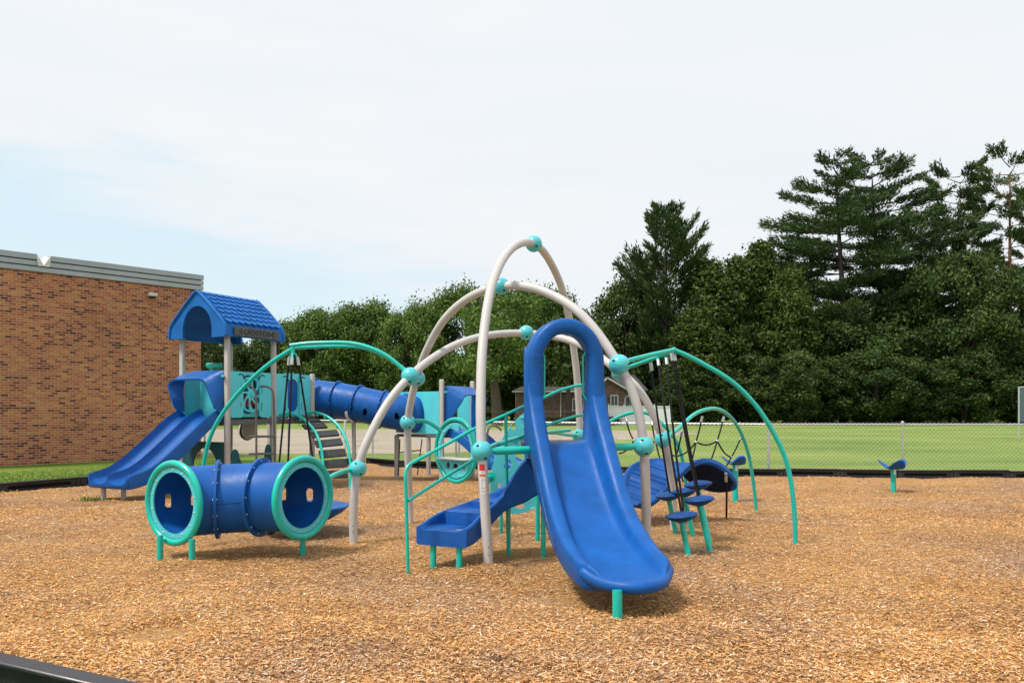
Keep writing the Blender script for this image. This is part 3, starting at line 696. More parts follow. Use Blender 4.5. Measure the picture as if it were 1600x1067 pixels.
# ================================================================ arch frame
def PP(l): return [P(*a) for a in l]
dome = empty('arch_climber', (0, 10, 0), 'three crossing warm grey arches with aqua ball joints, standing in the middle of the playground', 'climbing frame')
RA = .050
pa = PP([(764, 905, 8.2), (762, 860, 8.2), (757, 780, 8.22), (753, 705, 8.25), (751, 660, 8.3), (751, 615, 8.38), (753, 551, 8.55), (760, 487, 8.8), (767, 450, 9.0), (776, 424, 9.2), (788, 401, 9.5), (803, 385, 9.85), (820, 378, 10.2), (834, 381, 10.5), (848, 391, 10.8), (865, 419, 11.2), (878, 450, 11.5), (888, 489, 11.75), (895, 535, 11.95), (901, 583, 12.05), (906, 663, 12.2), (908, 720, 12.25), (909, 815, 12.3)])
pb = PP([(641, 828, 11.5), (640, 790, 11.5), (638, 730, 11.4), (637, 660, 11.25), (643, 622, 11.1), (651, 590, 10.95), (663, 555, 10.75), (677, 526, 10.55), (693, 500, 10.35), (718, 475, 10.1), (747, 457, 9.9), (782, 447, 9.7), (811, 446, 9.55), (843, 452, 9.4), (875, 467, 9.25), (905, 487, 9.1), (935, 521, 8.98), (953, 548, 8.9), (967, 570, 8.85), (987, 606, 8.82), (1000, 652, 8.8), (1006, 697, 8.8), (1009, 761, 8.85), (1010, 830, 8.9), (1010, 885, 8.9)])
pc = PP([(553, 862, 9.6), (552, 830, 9.6), (552.5, 785, 9.62), (558, 732, 9.66), (566, 706, 9.68), (576, 684, 9.72), (593, 650, 9.8), (611, 621, 9.9), (629, 600, 10.0), (641, 588, 10.1), (656, 574, 10.25), (690, 550, 10.6), (718, 536, 10.9), (747, 527, 11.15), (780, 521.5, 11.4), (822, 520.5, 11.6), (862, 525, 11.6), (892, 532, 11.4), (921, 546, 11.1), (945, 563, 10.8), (968, 581, 10.6), (990, 598, 10.5), (1008, 622, 10.45), (1023, 652, 10.45), (1036, 686, 10.5), (1044, 712, 10.55), (1050, 756, 10.65), (1052, 800, 10.7), (1053, 838, 10.7)])
for p in (pa, pb, pc):
    m = MB(); tube(m, smoothpath(p, .05, 14), RA, 20); m.build('arch', MT['arch'], dome)
def ball(px, py, Y, r=.104, par=dome, holes=None):
    c = P(px, py, Y); m = MB(); sphere(m, c, r, 36, 24); o = m.build('ball_joint', MT['aqua'], par, sharp=None)
    hs = holes or [(-.35, -.75, .55), (.35, -.72, -.6), (.9, .1, .3)]
    mb = MB()
    for h in hs:
        d = Vector(h).normalized(); x = d.cross(Vector((0, 0, 1))).normalized(); y = d.cross(x)
        n = 14; v = []; 
        for k in range(n): a = 2 * math.pi * k / n; v.append(c + (d + x * (.17 * math.cos(a)) + y * (.11 * math.sin(a))).normalized() * (r + .0012))
        v.append(c + d * (r - .012 + .0135)); f = [(k, (k + 1) % n, n) for k in range(n)]; mb.add(v, f)
    mb.build('bolt_hole', MT['slot'], o)
    # seam between the two half shells
    mb = MB(); q = Vector((.25, -.1, 1)).normalized(); x = q.cross(Vector((1, 0, 0))).normalized(); y = q.cross(x)
    tube(mb, [c + (x * math.cos(a) + y * math.sin(a)) * (r + .0003) for a in [2 * math.pi * k / 40 for k in range(40)]], .0016, 5, True); mb.build('seam', MT['teal'], o)
ball(753, 705, 8.25, .107); ball(834, 381, 10.5, .106, holes=[(.3, -.8, -.45), (-.5, -.7, .3)]); ball(905, 681, 12.2, .108)
ball(637, 660, 11.25, .108); ball(652, 591, 10.95, .106, holes=[(.25, -.8, -.75)]); ball(783, 447, 9.7, .1); ball(967.5, 570, 8.85, .113, holes=[(-.62, -.7, .35), (.85, -.5, .05)]); ball(1005.5, 697, 8.8, .111, holes=[(-.25, -.75, .6), (.2, -.8, -.75)])
ball(559, 732, 9.66, .103, holes=[(-.1, -.75, .6), (.5, -.7, -.6)]); ball(641, 588, 10.1, .112, holes=[(.05, -.8, -.6)]); ball(822, 520, 11.6, .106, holes=[(.1, -.8, -.55)]); ball(968, 582, 10.6, .104, holes=[(-.8, -.6, -.1)]); ball(1036, 686, 10.5, .107, holes=[(-.3, -.75, .5)])
# bars that carry the hooded slide between two balls
a = P(753, 705, 8.25); b = P(1005.5, 697, 8.8); d = (b - a).normalized()
m = MB(); tube(m, [a + d * .14, a + d * .62], .040, 18); tube(m, [a + d * .08, a + d * .15], .028, 14); m.build('crossbar', MT['teal'], dome)
m = MB(); tube(m, [b - d * .62, b - d * .14], .040, 18); tube(m, [b - d * .15, b - d * .08], .028, 14); m.build('crossbar', MT['teal'], dome)
# arched back stays that join the rails to the rear balls
m = MB(); tube(m, smoothpath(PP([(848, 676, 11.2), (868, 676.5, 11.6), (885, 679, 11.9), (905, 681, 12.2)]), .05, 2), .024); m.build('stay', MT['teal'], dome)
# warning label on the front arch, a curved strip on the tube
def arc_label(par, path, r, y0, y1, mat, halfang, nm=None, z_shift=0, mb=None, face=(-.05, -1, 0), lift=.0015):
    pts = [p for p in path if True]
    def at(z):
        for p, q in zip(pts[:-1], pts[1:]):
            if (p.z - z) * (q.z - z) <= 0 and abs(p.z - q.z) > 1e-6 and p.y < 11: t = (z - p.z) / (q.z - p.z); return p.lerp(q, t)
        return pts[0]
    m = mb or MB(); rows = 6; cols = 8; v = []; f = []
    for i in range(rows + 1):
        z = y0 + (y1 - y0) * i / rows; c = at(z)
        for j in range(cols + 1):
            a = math.atan2(face[1], face[0]) + halfang[0] + (halfang[1] - halfang[0]) * j / cols
            v.append(c + Vector((math.cos(a), math.sin(a), 0)) * (r + lift))
    for i in range(rows):
        for j in range(cols): a = i * (cols + 1) + j; f.append((a, a + 1, a + cols + 2, a + cols + 1))
    m.add(v, f)
    if mb is None: return m.build(nm, mat, par)
sa = smoothpath(pa, .05, 14); zl = lambda py, Y=8.22: EYE - (py - HOR) * Y / FPX
lab = arc_label(dome, sa, RA, zl(771), zl(728), MT['label_white'], (-.62, .45), 'warning_label')
arc_label(lab, sa, RA, zl(735), zl(725), MT['label_red'], (-.62, .45), 'red_band', lift=.0022); arc_label(lab, sa, RA, zl(744), zl(740), MT['label_orange'], (-.62, .45), 'orange_band', lift=.0022)
m = MB()
for k in range(11): arc_label(None, sa, RA, zl(747.2 + k * 2.1), zl(746.5 + k * 2.1), None, (-.5 + .1 * hash2(k, 1), .3 - .5 * hash2(k, 3)), mb=m, lift=.0024)
arc_label(None, sa, RA, zl(738), zl(737), None, (-.4, .2), mb=m, lift=.0024); m.build('text_line', MT['ink'], lab)
def foot_mark(path, pz, ang):
    m = MB(); arc_label(None, path, RA, pz, pz + .012, None, (ang, ang + .25), mb=m); arc_label(None, path, RA, pz - .045, pz - .040, None, (ang - .05, ang + .3), mb=m); arc_label(None, path, RA, pz - .07, pz - .062, None, (ang - .15, ang - .02), mb=m); arc_label(None, path, RA, pz - .078, pz - .070, None, (ang, ang + .2), mb=m); arc_label(None, path, RA, pz - .07, pz - .062, None, (ang + .22, ang + .35), mb=m)
    m.build('age_sticker', MT['ink'], dome)
foot_mark(sa, .22, .15); foot_mark(smoothpath(pc, .05, 14), .23, .1)

# ================================================================ hooded slide
hs = empty('hooded_slide', (.9, 6.6, 0), 'big royal blue slide with a tall arched hood, nearest to the camera', 'slide')
SD = Vector((.185, -.983, 0)).normalized(); SL = Vector((-SD.y, SD.x, 0)); S0 = Vector((.545, 8.62, 0))
sz = [(-.12, 1.245), (0, 1.245), (.12, 1.235), (.3, 1.115), (.5, .93), (.8, .675), (1.1, .485), (1.4, .365), (1.7, .295), (2.0, .262), (2.4, .25)]
def zs(s):
    ss = [a for a, _ in sz]; zz = [b for _, b in sz]
    # smooth interpolation
    s = min(max(s, ss[0]), ss[-1]); i = max(0, min(len(ss) - 2, int(np.searchsorted(ss, s) - 1)))
    def mm(k):
        if k == 0 or k == len(ss) - 1: return 0
        return (zz[k + 1] - zz[k - 1]) / (ss[k + 1] - ss[k - 1])
    h = ss[i + 1] - ss[i]; t = (s - ss[i]) / h; return (2 * t**3 - 3 * t**2 + 1) * zz[i] + (t**3 - 2 * t**2 + t) * h * mm(i) + (-2 * t**3 + 3 * t**2) * zz[i + 1] + (t**3 - t**2) * h * mm(i + 1)
def sec(w, r, h, bot, fl=0.0):
    q = [(-w + .06, bot), (-w + .02, bot + .012), (-w + .003, bot + .04), (-w, h * .3), (-w, h - .045), (-w + .008, h - .018), (-w + .028, h - .004), (-w + .055, h), (-w + r - .055, h - .002), (-w + r - .025, h - .012), (-w + r - .004, h - .035), (-w + r + .010, h * .45 + .02), (-w + r + .03, .03 + fl), (-w + r + .06, .010 + fl), (-w + r + .11, fl)]
    return q + [(-a, b) for a, b in reversed(q)]
rings = []; NS = 50; SE = 1.93
for i in range(NS + 1):
    t = i / NS; s = -.10 + (SE + .10) * t; w = .41 - .015 * max(0, (s - 1.5) / .5)
    h = np.interp(s, [-.1, .0, .06, .11, .16, .22, .30, .45, .8, 1.2, 1.7, 1.9, 2.02], [1.0, .90, .75, .60, .47, .36, .27, .21, .17, .15, .125, .115, .085]); r = np.interp(s, [0, 1.0, 2.2], [.155, .145, .10])
    bot = np.interp(s, [0, .6, 1.6, 2.2], [-.10, -.12, -.12, -.10])
    end = max(0, (s - 1.35) / .58)
    q = sec(w, r, h, bot); ring = []
    for (u, v) in q:
        e = s + .42 * end ** 1.1 * (1 - abs(u / w) ** 2.0)
        z = zs(e); t_ = Vector((0, 0, 0)) + SD * .02 + Vector((0, 0, zs(e + .01) - zs(e - .01))); t_.normalize(); n_ = SL.cross(t_); n_ = n_ if n_.z > 0 else -n_; kk = min(1, max(0, (s - .15) / .4)); n_ = (Vector((0, 0, 1)) * (1 - kk) + n_ * kk).normalized()
        ring.append(S0 + SD * e + Vector((0, 0, z)) + SL * u + n_ * v)
    rings.append(ring)
# rounded nose: the section closes towards its mid height while moving forward
last = rings[-1]; nv = [v for u, v in q]
for k in range(1, 7):
    a_ = math.pi / 2 * k / 6; f_ = 1 - math.cos(a_); fwd = .045 * math.sin(a_)
    rings.append([p + n_ * ((-.035 - nv[i]) * f_) + SD * fwd for i, p in enumerate(last)])
m = MB(); loft(m, rings); m.build('chute', MT['blue'], hs, sharp=70)
m = MB(); lipp = []
for k in range(25):
    u = -.345 + .69 * k / 24; e_ = 1.93 + .42 * (1 - abs(u / .395) ** 2.0) + .005; rise = .05 * abs(u / .345) ** 6; lipp.append(S0 + SD * e_ + SL * u + Vector((0, 0, zs(e_) - .022 + rise)))
tube(m, lipp, [.050] * 25, 16); sphere(m, lipp[0], .05, 16, 10); sphere(m, lipp[-1], .05, 16, 10); m.build('exit_lip', MT['blue'], hs, sharp=60)
# hood: a thick band standing over the seat
hw = .405; bandr = .155; zt = 2.525
cx = hw - bandr / 2; path = []
for k in range(9): path.append((-cx, 1.08 + (1.98 - 1.08) * k / 8))
rad = cx; zc = zt - bandr / 2 - rad * 1.12
for k in range(1, 24): a = math.pi - math.pi * k / 24; path.append((rad * math.cos(a) * (1.0), zc + rad * 1.12 * math.sin(a) if True else 0))
path = [(x, z) for x, z in path if not (x == -cx and z > zc)] 
path.append((cx, zc)); 
for k in range(1, 9): path.append((cx, zc - (zc - 1.08) * k / 8))
rings = []
for i, (x, z) in enumerate(path):
    a = path[max(0, i - 1)]; b = path[min(len(path) - 1, i + 1)]; t = Vector((b[0] - a[0], 0, b[1] - a[1])).normalized(); nr = Vector((-t.z, 0, t.x))   # outward: left on the way up
    low = max(0, 1 - (z - 1.08) / .75); dfront = .12 + .10 * low; dback = .13
    rw = bandr / 2; cs = []
    for (a_, b_) in [(-1, -.75), (-.8, -1), (.8, -1), (1, -.75), (1, .55), (.78, .9), (.35, 1), (-.35, 1), (-.8, .88), (-1, .6)]:
        o_ = a_ * rw; dd = b_ * (dfront if b_ > 0 else dback)
        p = S0 + SL * (x + nr.x * o_) + Vector((0, 0, z + nr.z * o_)) + SD * (dd + .02)
        cs.append(p)
    rings.append(cs)
m = MB(); loft(m, rings); m.build('hood', MT['blue'], hs, sharp=50)
for s in (-1, 1):
    m = MB(); x = s * (hw - bandr - .02); bx = s * (hw - bandr + .01); y_ = -.02
    q = [S0 + SL * bx + SD * y_ + Vector((0, 0, 2.20)), S0 + SL * (x - s * .02) + SD * y_ + Vector((0, 0, 2.14)), S0 + SL * (x - s * .02) + SD * y_ + Vector((0, 0, 1.74)), S0 + SL * bx + SD * (y_ + .02) + Vector((0, 0, 1.66))]
    tube(m, q, .0135, 10); 
    for e in (q[0], q[-1]): sphere(m, e, .022, 12, 8, (.5, 1, 1))
    m.build('handle', MT['teal'], hs)
m = MB(); g_ = G(965, 968); tube(m, [Vector((g_.x, g_.y, -.12)), Vector((g_.x + .0, g_.y + .02, .22))], .038, 18); m.build('support_post', MT['teal'], hs)
m = MB(); g_ = G(886, 893); tube(m, [Vector((g_.x, g_.y, -.12)), Vector((g_.x, g_.y, .62))], .033, 16); m.build('support_post', MT['teal'], hs)
# long pale scratches on the left outer wall
m = MB()
for k, (s0_, s1_, v0, v1) in enumerate([(.55, 1.05, .10, .0), (.75, 1.25, .05, -.05)]):
    pts = []
    for i in range(8): s = s0_ + (s1_ - s0_) * i / 7; pts.append(S0 + SD * s + SL * (-.4105) + Vector((0, 0, zs(s) + v0 + (v1 - v0) * i / 7)))
    tube(m, pts, .0012, 4)
m.build('scratch', MT['scratch'], hs)
m = MB()
for k in range(14):
    z = 1.62 + .045 * k + .02 * hash2(k, 2); x0 = -.40 + .06 * hash2(k, 5); L2 = .03 + .06 * hash2(k, 7)
    a = S0 + SL * x0 + SD * .1412 + Vector((0, 0, z)); tube(m, [a, a + SL * (L2 * .5) + Vector((0, 0, -.006)), a + SL * L2], .0009, 4)
m.build('scratch', MT['scratch'], hs)
# curved moulded steps at the back left
stp = empty('step_climber', (-.5, 8.5, 0), 'royal blue moulded curving steps with teal handrails, left of the hooded slide', 'climbing steps')
cp = catmull([(-.70, 8.14, 0), (-.52, 8.50, 0), (-.25, 8.78, 0), (.05, 8.90, 0), (.26, 8.94, 0), (.5, 8.95, 0)], 12)
dd = [0]
for a, b in zip(cp[:-1], cp[1:]): dd.append(dd[-1] + (b - a).length)
Lt = dd[-1]
def cat_(s):
    s = min(max(s, 0), Lt); i = min(len(dd) - 2, max(0, int(np.searchsorted(dd, s) - 1))); t = (s - dd[i]) / (dd[i + 1] - dd[i]); p = cp[i].lerp(cp[i + 1], t); tt = (cp[min(i + 2, len(cp) - 1)] - cp[max(i - 1, 0)]).normalized(); return p, tt
floorz = lambda s: .385 + .14 * (s > .42) + .09 * (s > .76) + .18 * (s > 1.0) + .19 * (s > 1.18)
topz = lambda s, side: float(np.interp(s, [0, .12, .4, .6, .79, .95, 1.11, 1.3, 1.5], [.42, .44, .53, .60, .70, .84, 1.04, 1.20, 1.20] if side > 0 else [.42, .44, .515, .55, .60, .67, .79, 1.08, 1.18]))
botz = lambda s: float(np.interp(s, [0, .2, .4, .6, .79, 1.11, 1.4], [.235, .25, .30, .41, .51, .60, .72]))
ss_ = sorted(set([round(x, 3) for x in np.linspace(0, Lt, 34)] + [k + e for k in (.42, .76, 1.0, 1.18) for e in (-.004, .022)]))
rings = []
for s in ss_:
    p, t = cat_(s); l = Vector((t.y, -t.x, 0)); w = .285; ring = []
    fz_ = floorz(s); tr, tl, bz = topz(s, 1), topz(s, -1), botz(s)
    for (u, z) in [(-w, bz + .02), (-w, tl - .015), (-w + .012, tl), (-w + .035, tl), (-w + .045, tl - .012), (-w + .055, fz_ + .02 if fz_ + .02 < tl else tl - .005), (-w + .08, min(fz_, tl - .003)), (w - .08, min(fz_, tr - .003)), (w - .055, min(fz_ + .02, tr - .005)), (w - .045, tr - .012), (w - .035, tr), (w - .012, tr), (w, tr - .015), (w, bz + .02), (w - .02, bz)]: ring.append(p + l * u + Vector((0, 0, z)))
    ring.append(p - l * (w - .02) + Vector((0, 0, bz))); rings.append(ring)
m = MB(); loft(m, rings); m.build('steps', MT['blue_lt'], stp, sharp=32)
# near-black sheet paints the shade beneath the upper steps
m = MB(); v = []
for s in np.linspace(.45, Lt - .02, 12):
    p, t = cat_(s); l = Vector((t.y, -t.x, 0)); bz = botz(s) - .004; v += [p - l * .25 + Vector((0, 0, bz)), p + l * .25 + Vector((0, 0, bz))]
m.add(v, [(2 * k, 2 * k + 1, 2 * k + 3, 2 * k + 2) for k in range(11)]); m.build('under_shade', MT['under'], stp)
m = MB(); 
for (u0, mt_) in ((0, 1),): 
    p, t = cat_(.05); l = Vector((t.y, -t.x, 0)); c = p + l * .20 - t * .03; box(m, c + Vector((0, 0, .408)), (.09, .012, .003), (l, t, Vector((0, 0, 1))), .001)
m.build('scuff', MT['scuff'], stp)
for (px, py) in ((676, 889), (717, 893)):
    g_ = G(px, py); g_ = g_ + Vector((0, .06, 0)); m = MB(); tube(m, [Vector((g_.x, g_.y, -.12)), Vector((g_.x, g_.y, .26))], .031, 16); m.build('leg', MT['teal'], stp)
for (px, py, zt_, r_) in ((795, 868, .62, .020), (849, 873, 1.16, .026), (783, 831, .52, .024), (840, 846, 1.16, .026)):
    g_ = G(px, py); m = MB(); tube(m, [Vector((g_.x, g_.y, -.12)), Vector((g_.x, g_.y, zt_))], r_, 14); m.build('leg', MT['teal'], stp)
m = MB(); box(m, (.52, 9.08, 1.205), (.84, .9, .05), bev=.01); m.build('platform', MT['deck'], stp)
rl = .0175
m = MB()
tube(m, smoothpath(PP([(637.5, 896, 8.0), (636, 840, 8.0), (634.5, 780, 8.0), (633.5, 745, 8.0), (634.5, 734, 8.02), (640, 725.5, 8.05), (655, 717, 8.12), (700, 692.5, 8.35), (743, 669, 8.6), (790, 648, 8.8), (820, 634, 8.95), (848, 622, 9.1), (872, 611, 9.2), (896, 603.5, 9.3), (922, 600, 9.4)]), .02, 2), rl, 14)
tube(m, smoothpath(PP([(638, 782, 8.0), (690, 748.5, 8.3), (739, 718.5, 8.55), (768, 699, 8.7), (800, 688, 8.85), (848, 667, 9.1), (880, 656, 9.25), (905, 649, 9.35), (932, 646, 9.45)]), .03, 2), rl * .95, 14)
tube(m, PP([(790, 649, 8.8), (791, 700, 8.8), (794, 860, 8.85), (795, 880, 8.85)]), rl * .95, 14)
m.build('handrail', MT['teal'], stp)
m = MB(); tube(m, smoothpath(PP([(753, 706, 8.3), (768, 697, 8.6), (790, 689, 8.95), (818, 682, 9.4), (850, 676, 9.9), (890, 672, 10.4)]), .03, 2), .022, 14)
tube(m, smoothpath(PP([(760, 707, 8.5), (790, 696, 9.2), (820, 684, 9.6), (850, 680, 10.0)]), .03, 2), .012, 12); m.build('handrail', MT['teal'], stp)

# ================================================================ holed panel climber
hp = empty('hole_panel', P(800, 800, 10.3), 'rounded aqua climbing panel full of round holes, half hidden behind the blue steps', 'climbing panel')
Yp = 10.3; k_ = Yp / FPX; o2 = P(800, 720, Yp); hx = Vector((1, .18, 0)).normalized()
c2 = lambda px, py: ((px - 800) * k_, -(py - 720) * k_)
outl = loop2([c2(*a) for a in [(838, 634), (818, 646), (800, 663), (784, 686), (773, 714), (766, 745), (766, 775), (778, 793), (800, 802), (825, 799), (843, 785), (852, 750), (856, 700), (853, 655)]], 6)[::-1]
def chole(px, py, rx, ry, n=22): c = c2(px, py); return circ(c[0], c[1], rx * k_, ry * k_, n)
m = MB(); plate(m, outl, [chole(802, 666, 4.2, 5.4), chole(779, 690, 6, 5.5), chole(768.5, 722, 2.6, 3.2), chole(793, 725, 6.6, 8.5), chole(780, 758, 2.8, 3.2), chole(812, 712, 7, 11), chole(813, 791, 8, 3.4), chole(806, 768, 7, 6.5)], o2, hx, (0, 0, 1), .02); m.build('panel', MT['aqua_panel'], hp)
for (px, py) in ((817, 652), (821, 667), (806, 690), (833, 794), (822, 685)):
    m = MB(); c = P(px, py, Yp - .02 + (px - 800) * k_ * .18); sphere(m, c, .014, 10, 8); tube(m, [c + Vector((.02, 0, .01)), c + Vector((-.03, 0, -.01))], .008, 8); m.build('bolt', MT['aqua_panel'], hp)
m = MB(); c = P(767, 745, 10.2); tube(m, [c, P(755, 748, 9.9)], .028, 14); m.build('connector', MT['teal'], hp)
m = MB(); tube(m, [c + Vector((0, -.012, 0)), c + Vector((0, .0, 0))], .062, 20); m.build('flange', MT['teal'], hp)
m = MB()
for (px, py) in ((843, 857),): g_ = G(px, py); tube(m, [Vector((g_.x, g_.y + .6, -.12)), Vector((g_.x, g_.y + .6, 1.3))], .026, 14)
m.build('leg', MT['teal'], hp)
# bent grey loop further back
lp = empty('bent_rail', P(765, 720, 14.5), 'small bent dark grey rail loop behind the tallest arch', 'grab rail')
m = MB(); tube(m, smoothpath(PP([(783, 672, 15.5), (779, 668, 15.2), (772, 665, 15), (765, 667, 14.8), (762, 674, 14.8), (761, 700, 14.8), (760, 760, 14.8)]), .03, 3), .018, 12); m.build('rail', MT['deckrail'], lp)

# ================================================================ ring seat
rs = empty('ring_seat', P(712, 754, 11.2), 'upright teal ring with an aqua holed panel and a bench across it', 'ring seat')
rc = P(712, 703.5, 11.2); ra = math.acos(.73)
nrm = Vector((-.06, -1, 0)).normalized(); nrm = Matrix.Rotation(-ra, 3, 'Z') @ nrm; rx_ = Vector((-nrm.y, nrm.x, 0)); Z1 = Vector((0, 0, 1))
m = MB(); tube(m, [rc + rx_ * (.42 * math.cos(a)) + Z1 * (.42 * math.sin(a)) for a in [2 * math.pi * k / 72 for k in range(72)]], .030, 16, True); m.build('ring', MT['teal'], rs)
low = [(.375 * math.cos(a), .375 * math.sin(a)) for a in [math.pi + .4 + (math.pi - .8) * k / 30 for k in range(31)]]
m = MB(); outer = circ(0, 0, .378, n=64); inner = [(.325 * math.cos(a), .325 * math.sin(a)) for a in [-.42 + (math.pi + .84) * k / 40 for k in range(41)]]
plate(m, outer, [inner, circ(-.16, -.21, .048), circ(0, -.235, .062), circ(.16, -.21, .048)], rc, rx_, Z1, .02); m.build('holed_panel', MT['aqua_panel'], rs)
m = MB(); tube(m, [rc + rx_ * (.385 * math.cos(a)) + Z1 * (.385 * math.sin(a)) for a in [2 * math.pi * k / 64 for k in range(64)]], .006, 6, True); m.build('gasket', MT['slot'], rs)
m = MB(); box(m, rc + Z1 * -.115 + nrm * -.02, (.66, .24, .022), (rx_, -nrm, Z1), .008); m.build('bench', MT['greysheet'], rs)
for k in range(12):
    a = 2 * math.pi * (k + .5) / 12; m = MB(); sphere(m, rc + rx_ * (.352 * math.cos(a)) + Z1 * (.352 * math.sin(a)) + nrm * .012, .012, 8, 6); m.build('bolt', MT['bolt'], rs)
m = MB(); tube(m, smoothpath(PP([(646, 658, 11.25), (656, 657, 11.22), (668, 659, 11.2), (680, 666, 11.2), (690, 674, 11.2)]), .03, 2), .027, 14); m.build('connector', MT['teal'], rs)

# ================================================================ left hanging dish
def clamp(m, a, b, r=.017): tube(m, [a, b], r, 12)
sp = empty('rope_spinner', P(470, 820, 10.3), 'blue dish hanging on three black ropes from the left teal arch, partly behind the tube', 'spinner')
pl = smoothpath(PP([(313, 840, 10.75), (315, 790, 10.7), (317, 735, 10.65), (326, 689, 10.6), (339, 660, 10.55), (358, 631, 10.5), (377, 609, 10.45), (403, 583, 10.4), (428, 563, 10.35), (457, 545, 10.3)]), .05, 6)
m = MB(); tube(m, pl, .027, 16); m.build('arch_tube', MT['teal'], sp)
m = MB(); tube(m, smoothpath(PP([(453, 540, 10.3), (470, 537.5, 10.3), (495, 535.8, 10.28), (540, 535.5, 10.25), (564, 539, 10.22), (588, 547, 10.18), (612, 561, 10.15), (636, 583, 10.12)]), .05, 3), .026, 16); m.build('arch_tube', MT['teal'], sp)
m = MB(); tube(m, smoothpath(PP([(456, 544, 10.45), (495, 542, 10.55), (540, 541, 10.6), (570, 544, 10.65), (600, 556, 10.75), (625, 571, 10.85), (648, 590, 10.95)]), .05, 3), .022, 16); m.build('arch_tube', MT['teal'], sp)
hub = P(458, 553, 10.3); m = MB(); tube(m, [P(457, 541, 10.3), hub], .026, 14)
tops = []; dish = P(470, 797, 10.3); ends = [dish + Vector((.34 * math.cos(a), .34 * math.sin(a), .06)) for a in (R(170), R(265), R(20))]
ends[0].x = P(428, 790, 10.3).x; ends[2].x = P(496, 790, 10.3).x; ends[1].x = P(459, 790, 10.3).x
for e in ends:
    d = (e - hub); h = Vector((d.x, d.y, 0)).normalized(); a = hub + h * .03; b = hub + h * .055 + Vector((0, 0, -.05)); tube(m, [hub, a, b], .013, 10); tops.append(b)
m.build('hanger', MT['teal'], sp)
for b, e in zip(tops, ends):
    d = (e - b).normalized(); m = MB(); tube(m, [b, e], .0125, 10); rp = m.build('rope', MT['rope'], sp); m = MB(); tube(m, [b - d * .01, b + d * .09], .021, 12); m.build('ferrule', MT['metal'], rp)
def lathe(m, prof, c, seg=40, ax=None):
    ax = ax or (Vector((1, 0, 0)), Vector((0, 1, 0)), Vector((0, 0, 1))); c = Vector(c)
    rings = [[c + ax[0] * (r * math.cos(2 * math.pi * k / seg)) + ax[1] * (r * math.sin(2 * math.pi * k / seg)) + ax[2] * z for k in range(seg)] for r, z in prof]
    return loft(m, rings)
m = MB(); lathe(m, [(.02, -.16), (.18, -.155), (.36, -.11), (.52, -.02), (.585, .035), (.595, .055), (.58, .066), (.50, .06), (.30, .045), (.02, .04)], dish); m.build('dish', MT['blue'], sp)

# ================================================================ right frame with hanging ropes and steppers
rf = empty('arch_rope_climber', P(1243, 850, 9.7), 'teal arch reaching out to the right with five black ropes hanging from its peak', 'climbing frame')
m = MB(); tube(m, PP([(975, 565, 8.95), (1015, 555, 9.25), (1054, 546.5, 9.55)]), .0265, 16); m.build('arch_tube', MT['teal'], rf)
m = MB(); tube(m, PP([(975, 576, 10.4), (1010, 564, 10.1), (1050, 550, 9.7)]), .024, 16); m.build('arch_tube', MT['teal'], rf)
m = MB(); tube(m, smoothpath(PP([(1052, 546.5, 9.55), (1075, 556, 9.57), (1102, 570.5, 9.6), (1129, 586, 9.62), (1156, 606.5, 9.65), (1183, 636, 9.67), (1206, 671, 9.69), (1226, 712, 9.7), (1236, 753, 9.7), (1241, 797, 9.7), (1242.5, 830, 9.7), (1243, 862, 9.7)]), .05, 3), .0275, 18); m.build('arch_tube', MT['teal'], rf)
m = MB(); c = P(1053, 546.5, 9.55); sphere(m, c, .031, 16, 12); m.build('end_cap', MT['teal'], rf)
rps = [((1016.7, 568, 10.05), (1046.6, 769, 10.2)), ((1028, 562, 9.85), (1064.5, 799, 8.95)), ((1041, 560, 9.8), (1068, 799, 8.95)), ((1049, 553, 9.65), (1090, 774, 9.2)), ((1053.5, 553, 9.6), (1092.5, 774, 9.25))]
for t_, b_ in rps:
    a, b = P(*t_), P(*b_); d = (b - a).normalized(); s = Vector((d.y, -d.x, 0)); pts = [a.lerp(b, k / 10) + Vector((-.012 * math.sin(k / 10 * math.pi), 0, 0)) for k in range(11)]
    m = MB(); tube(m, pts, .0125, 10); rp = m.build('rope', MT['rope'], rf); m = MB(); tube(m, [a - d * .01, a + d * .085], .021, 12); m.build('ferrule', MT['metal'], rp)
    m = MB(); tube(m, [a - Vector((0, 0, -.05)), a], .02, 12); m.build('bracket', MT['teal'], rf)
saucers = [(1065, 806, 8.93, .176, (1076, 869), 'lowest blue stepping saucer, with two black ropes ending on it'), (1092.5, 781, 9.2, .172, (1110, 862), 'blue stepping saucer at the right front, on the longest leaning teal post'),
           (1045, 774, 10.3, .172, (1057, 836), 'leftmost blue stepping saucer beside the grey arch foot'), (1069, 768, 10.2, .155, (1083.6, 839), 'middle blue stepping saucer between the left and the top one'), (1090.5, 757, 9.9, .170, (1109, 848), 'topmost blue stepping saucer, just under the wavy bridge')]
for (px, py, Y, r_, ft, lb) in saucers:
    c = P(px, py, Y); s = empty('stepping_saucer', (c.x, c.y, 0), lb, 'stepping saucer', 'blue stepping saucers on teal posts'); tl = Matrix.Rotation(R(-7), 3, 'Y'); ax = tuple(tl @ Vector(a) for a in ((1, 0, 0), (0, 1, 0), (0, 0, 1)))
    pr = [(.015, -.066), (.05, -.062), (.10, -.045), (.15, -.018), (.169, -.002), (.175, .008), (.170, .016), (.13, .032), (.08, .043), (.03, .05), (.008, .051)]
    m = MB(); lathe(m, [(a * r_ / .175, b) for a, b in pr], c, 36, ax); m.build('seat', MT['saucer'], s)
    g_ = G(*ft); m = MB(); tube(m, [c + Vector((0, 0, -.05)), Vector((g_.x, g_.y, 0)).lerp(c, -.12)], .031, 16); m.build('leg', MT['teal'], s)

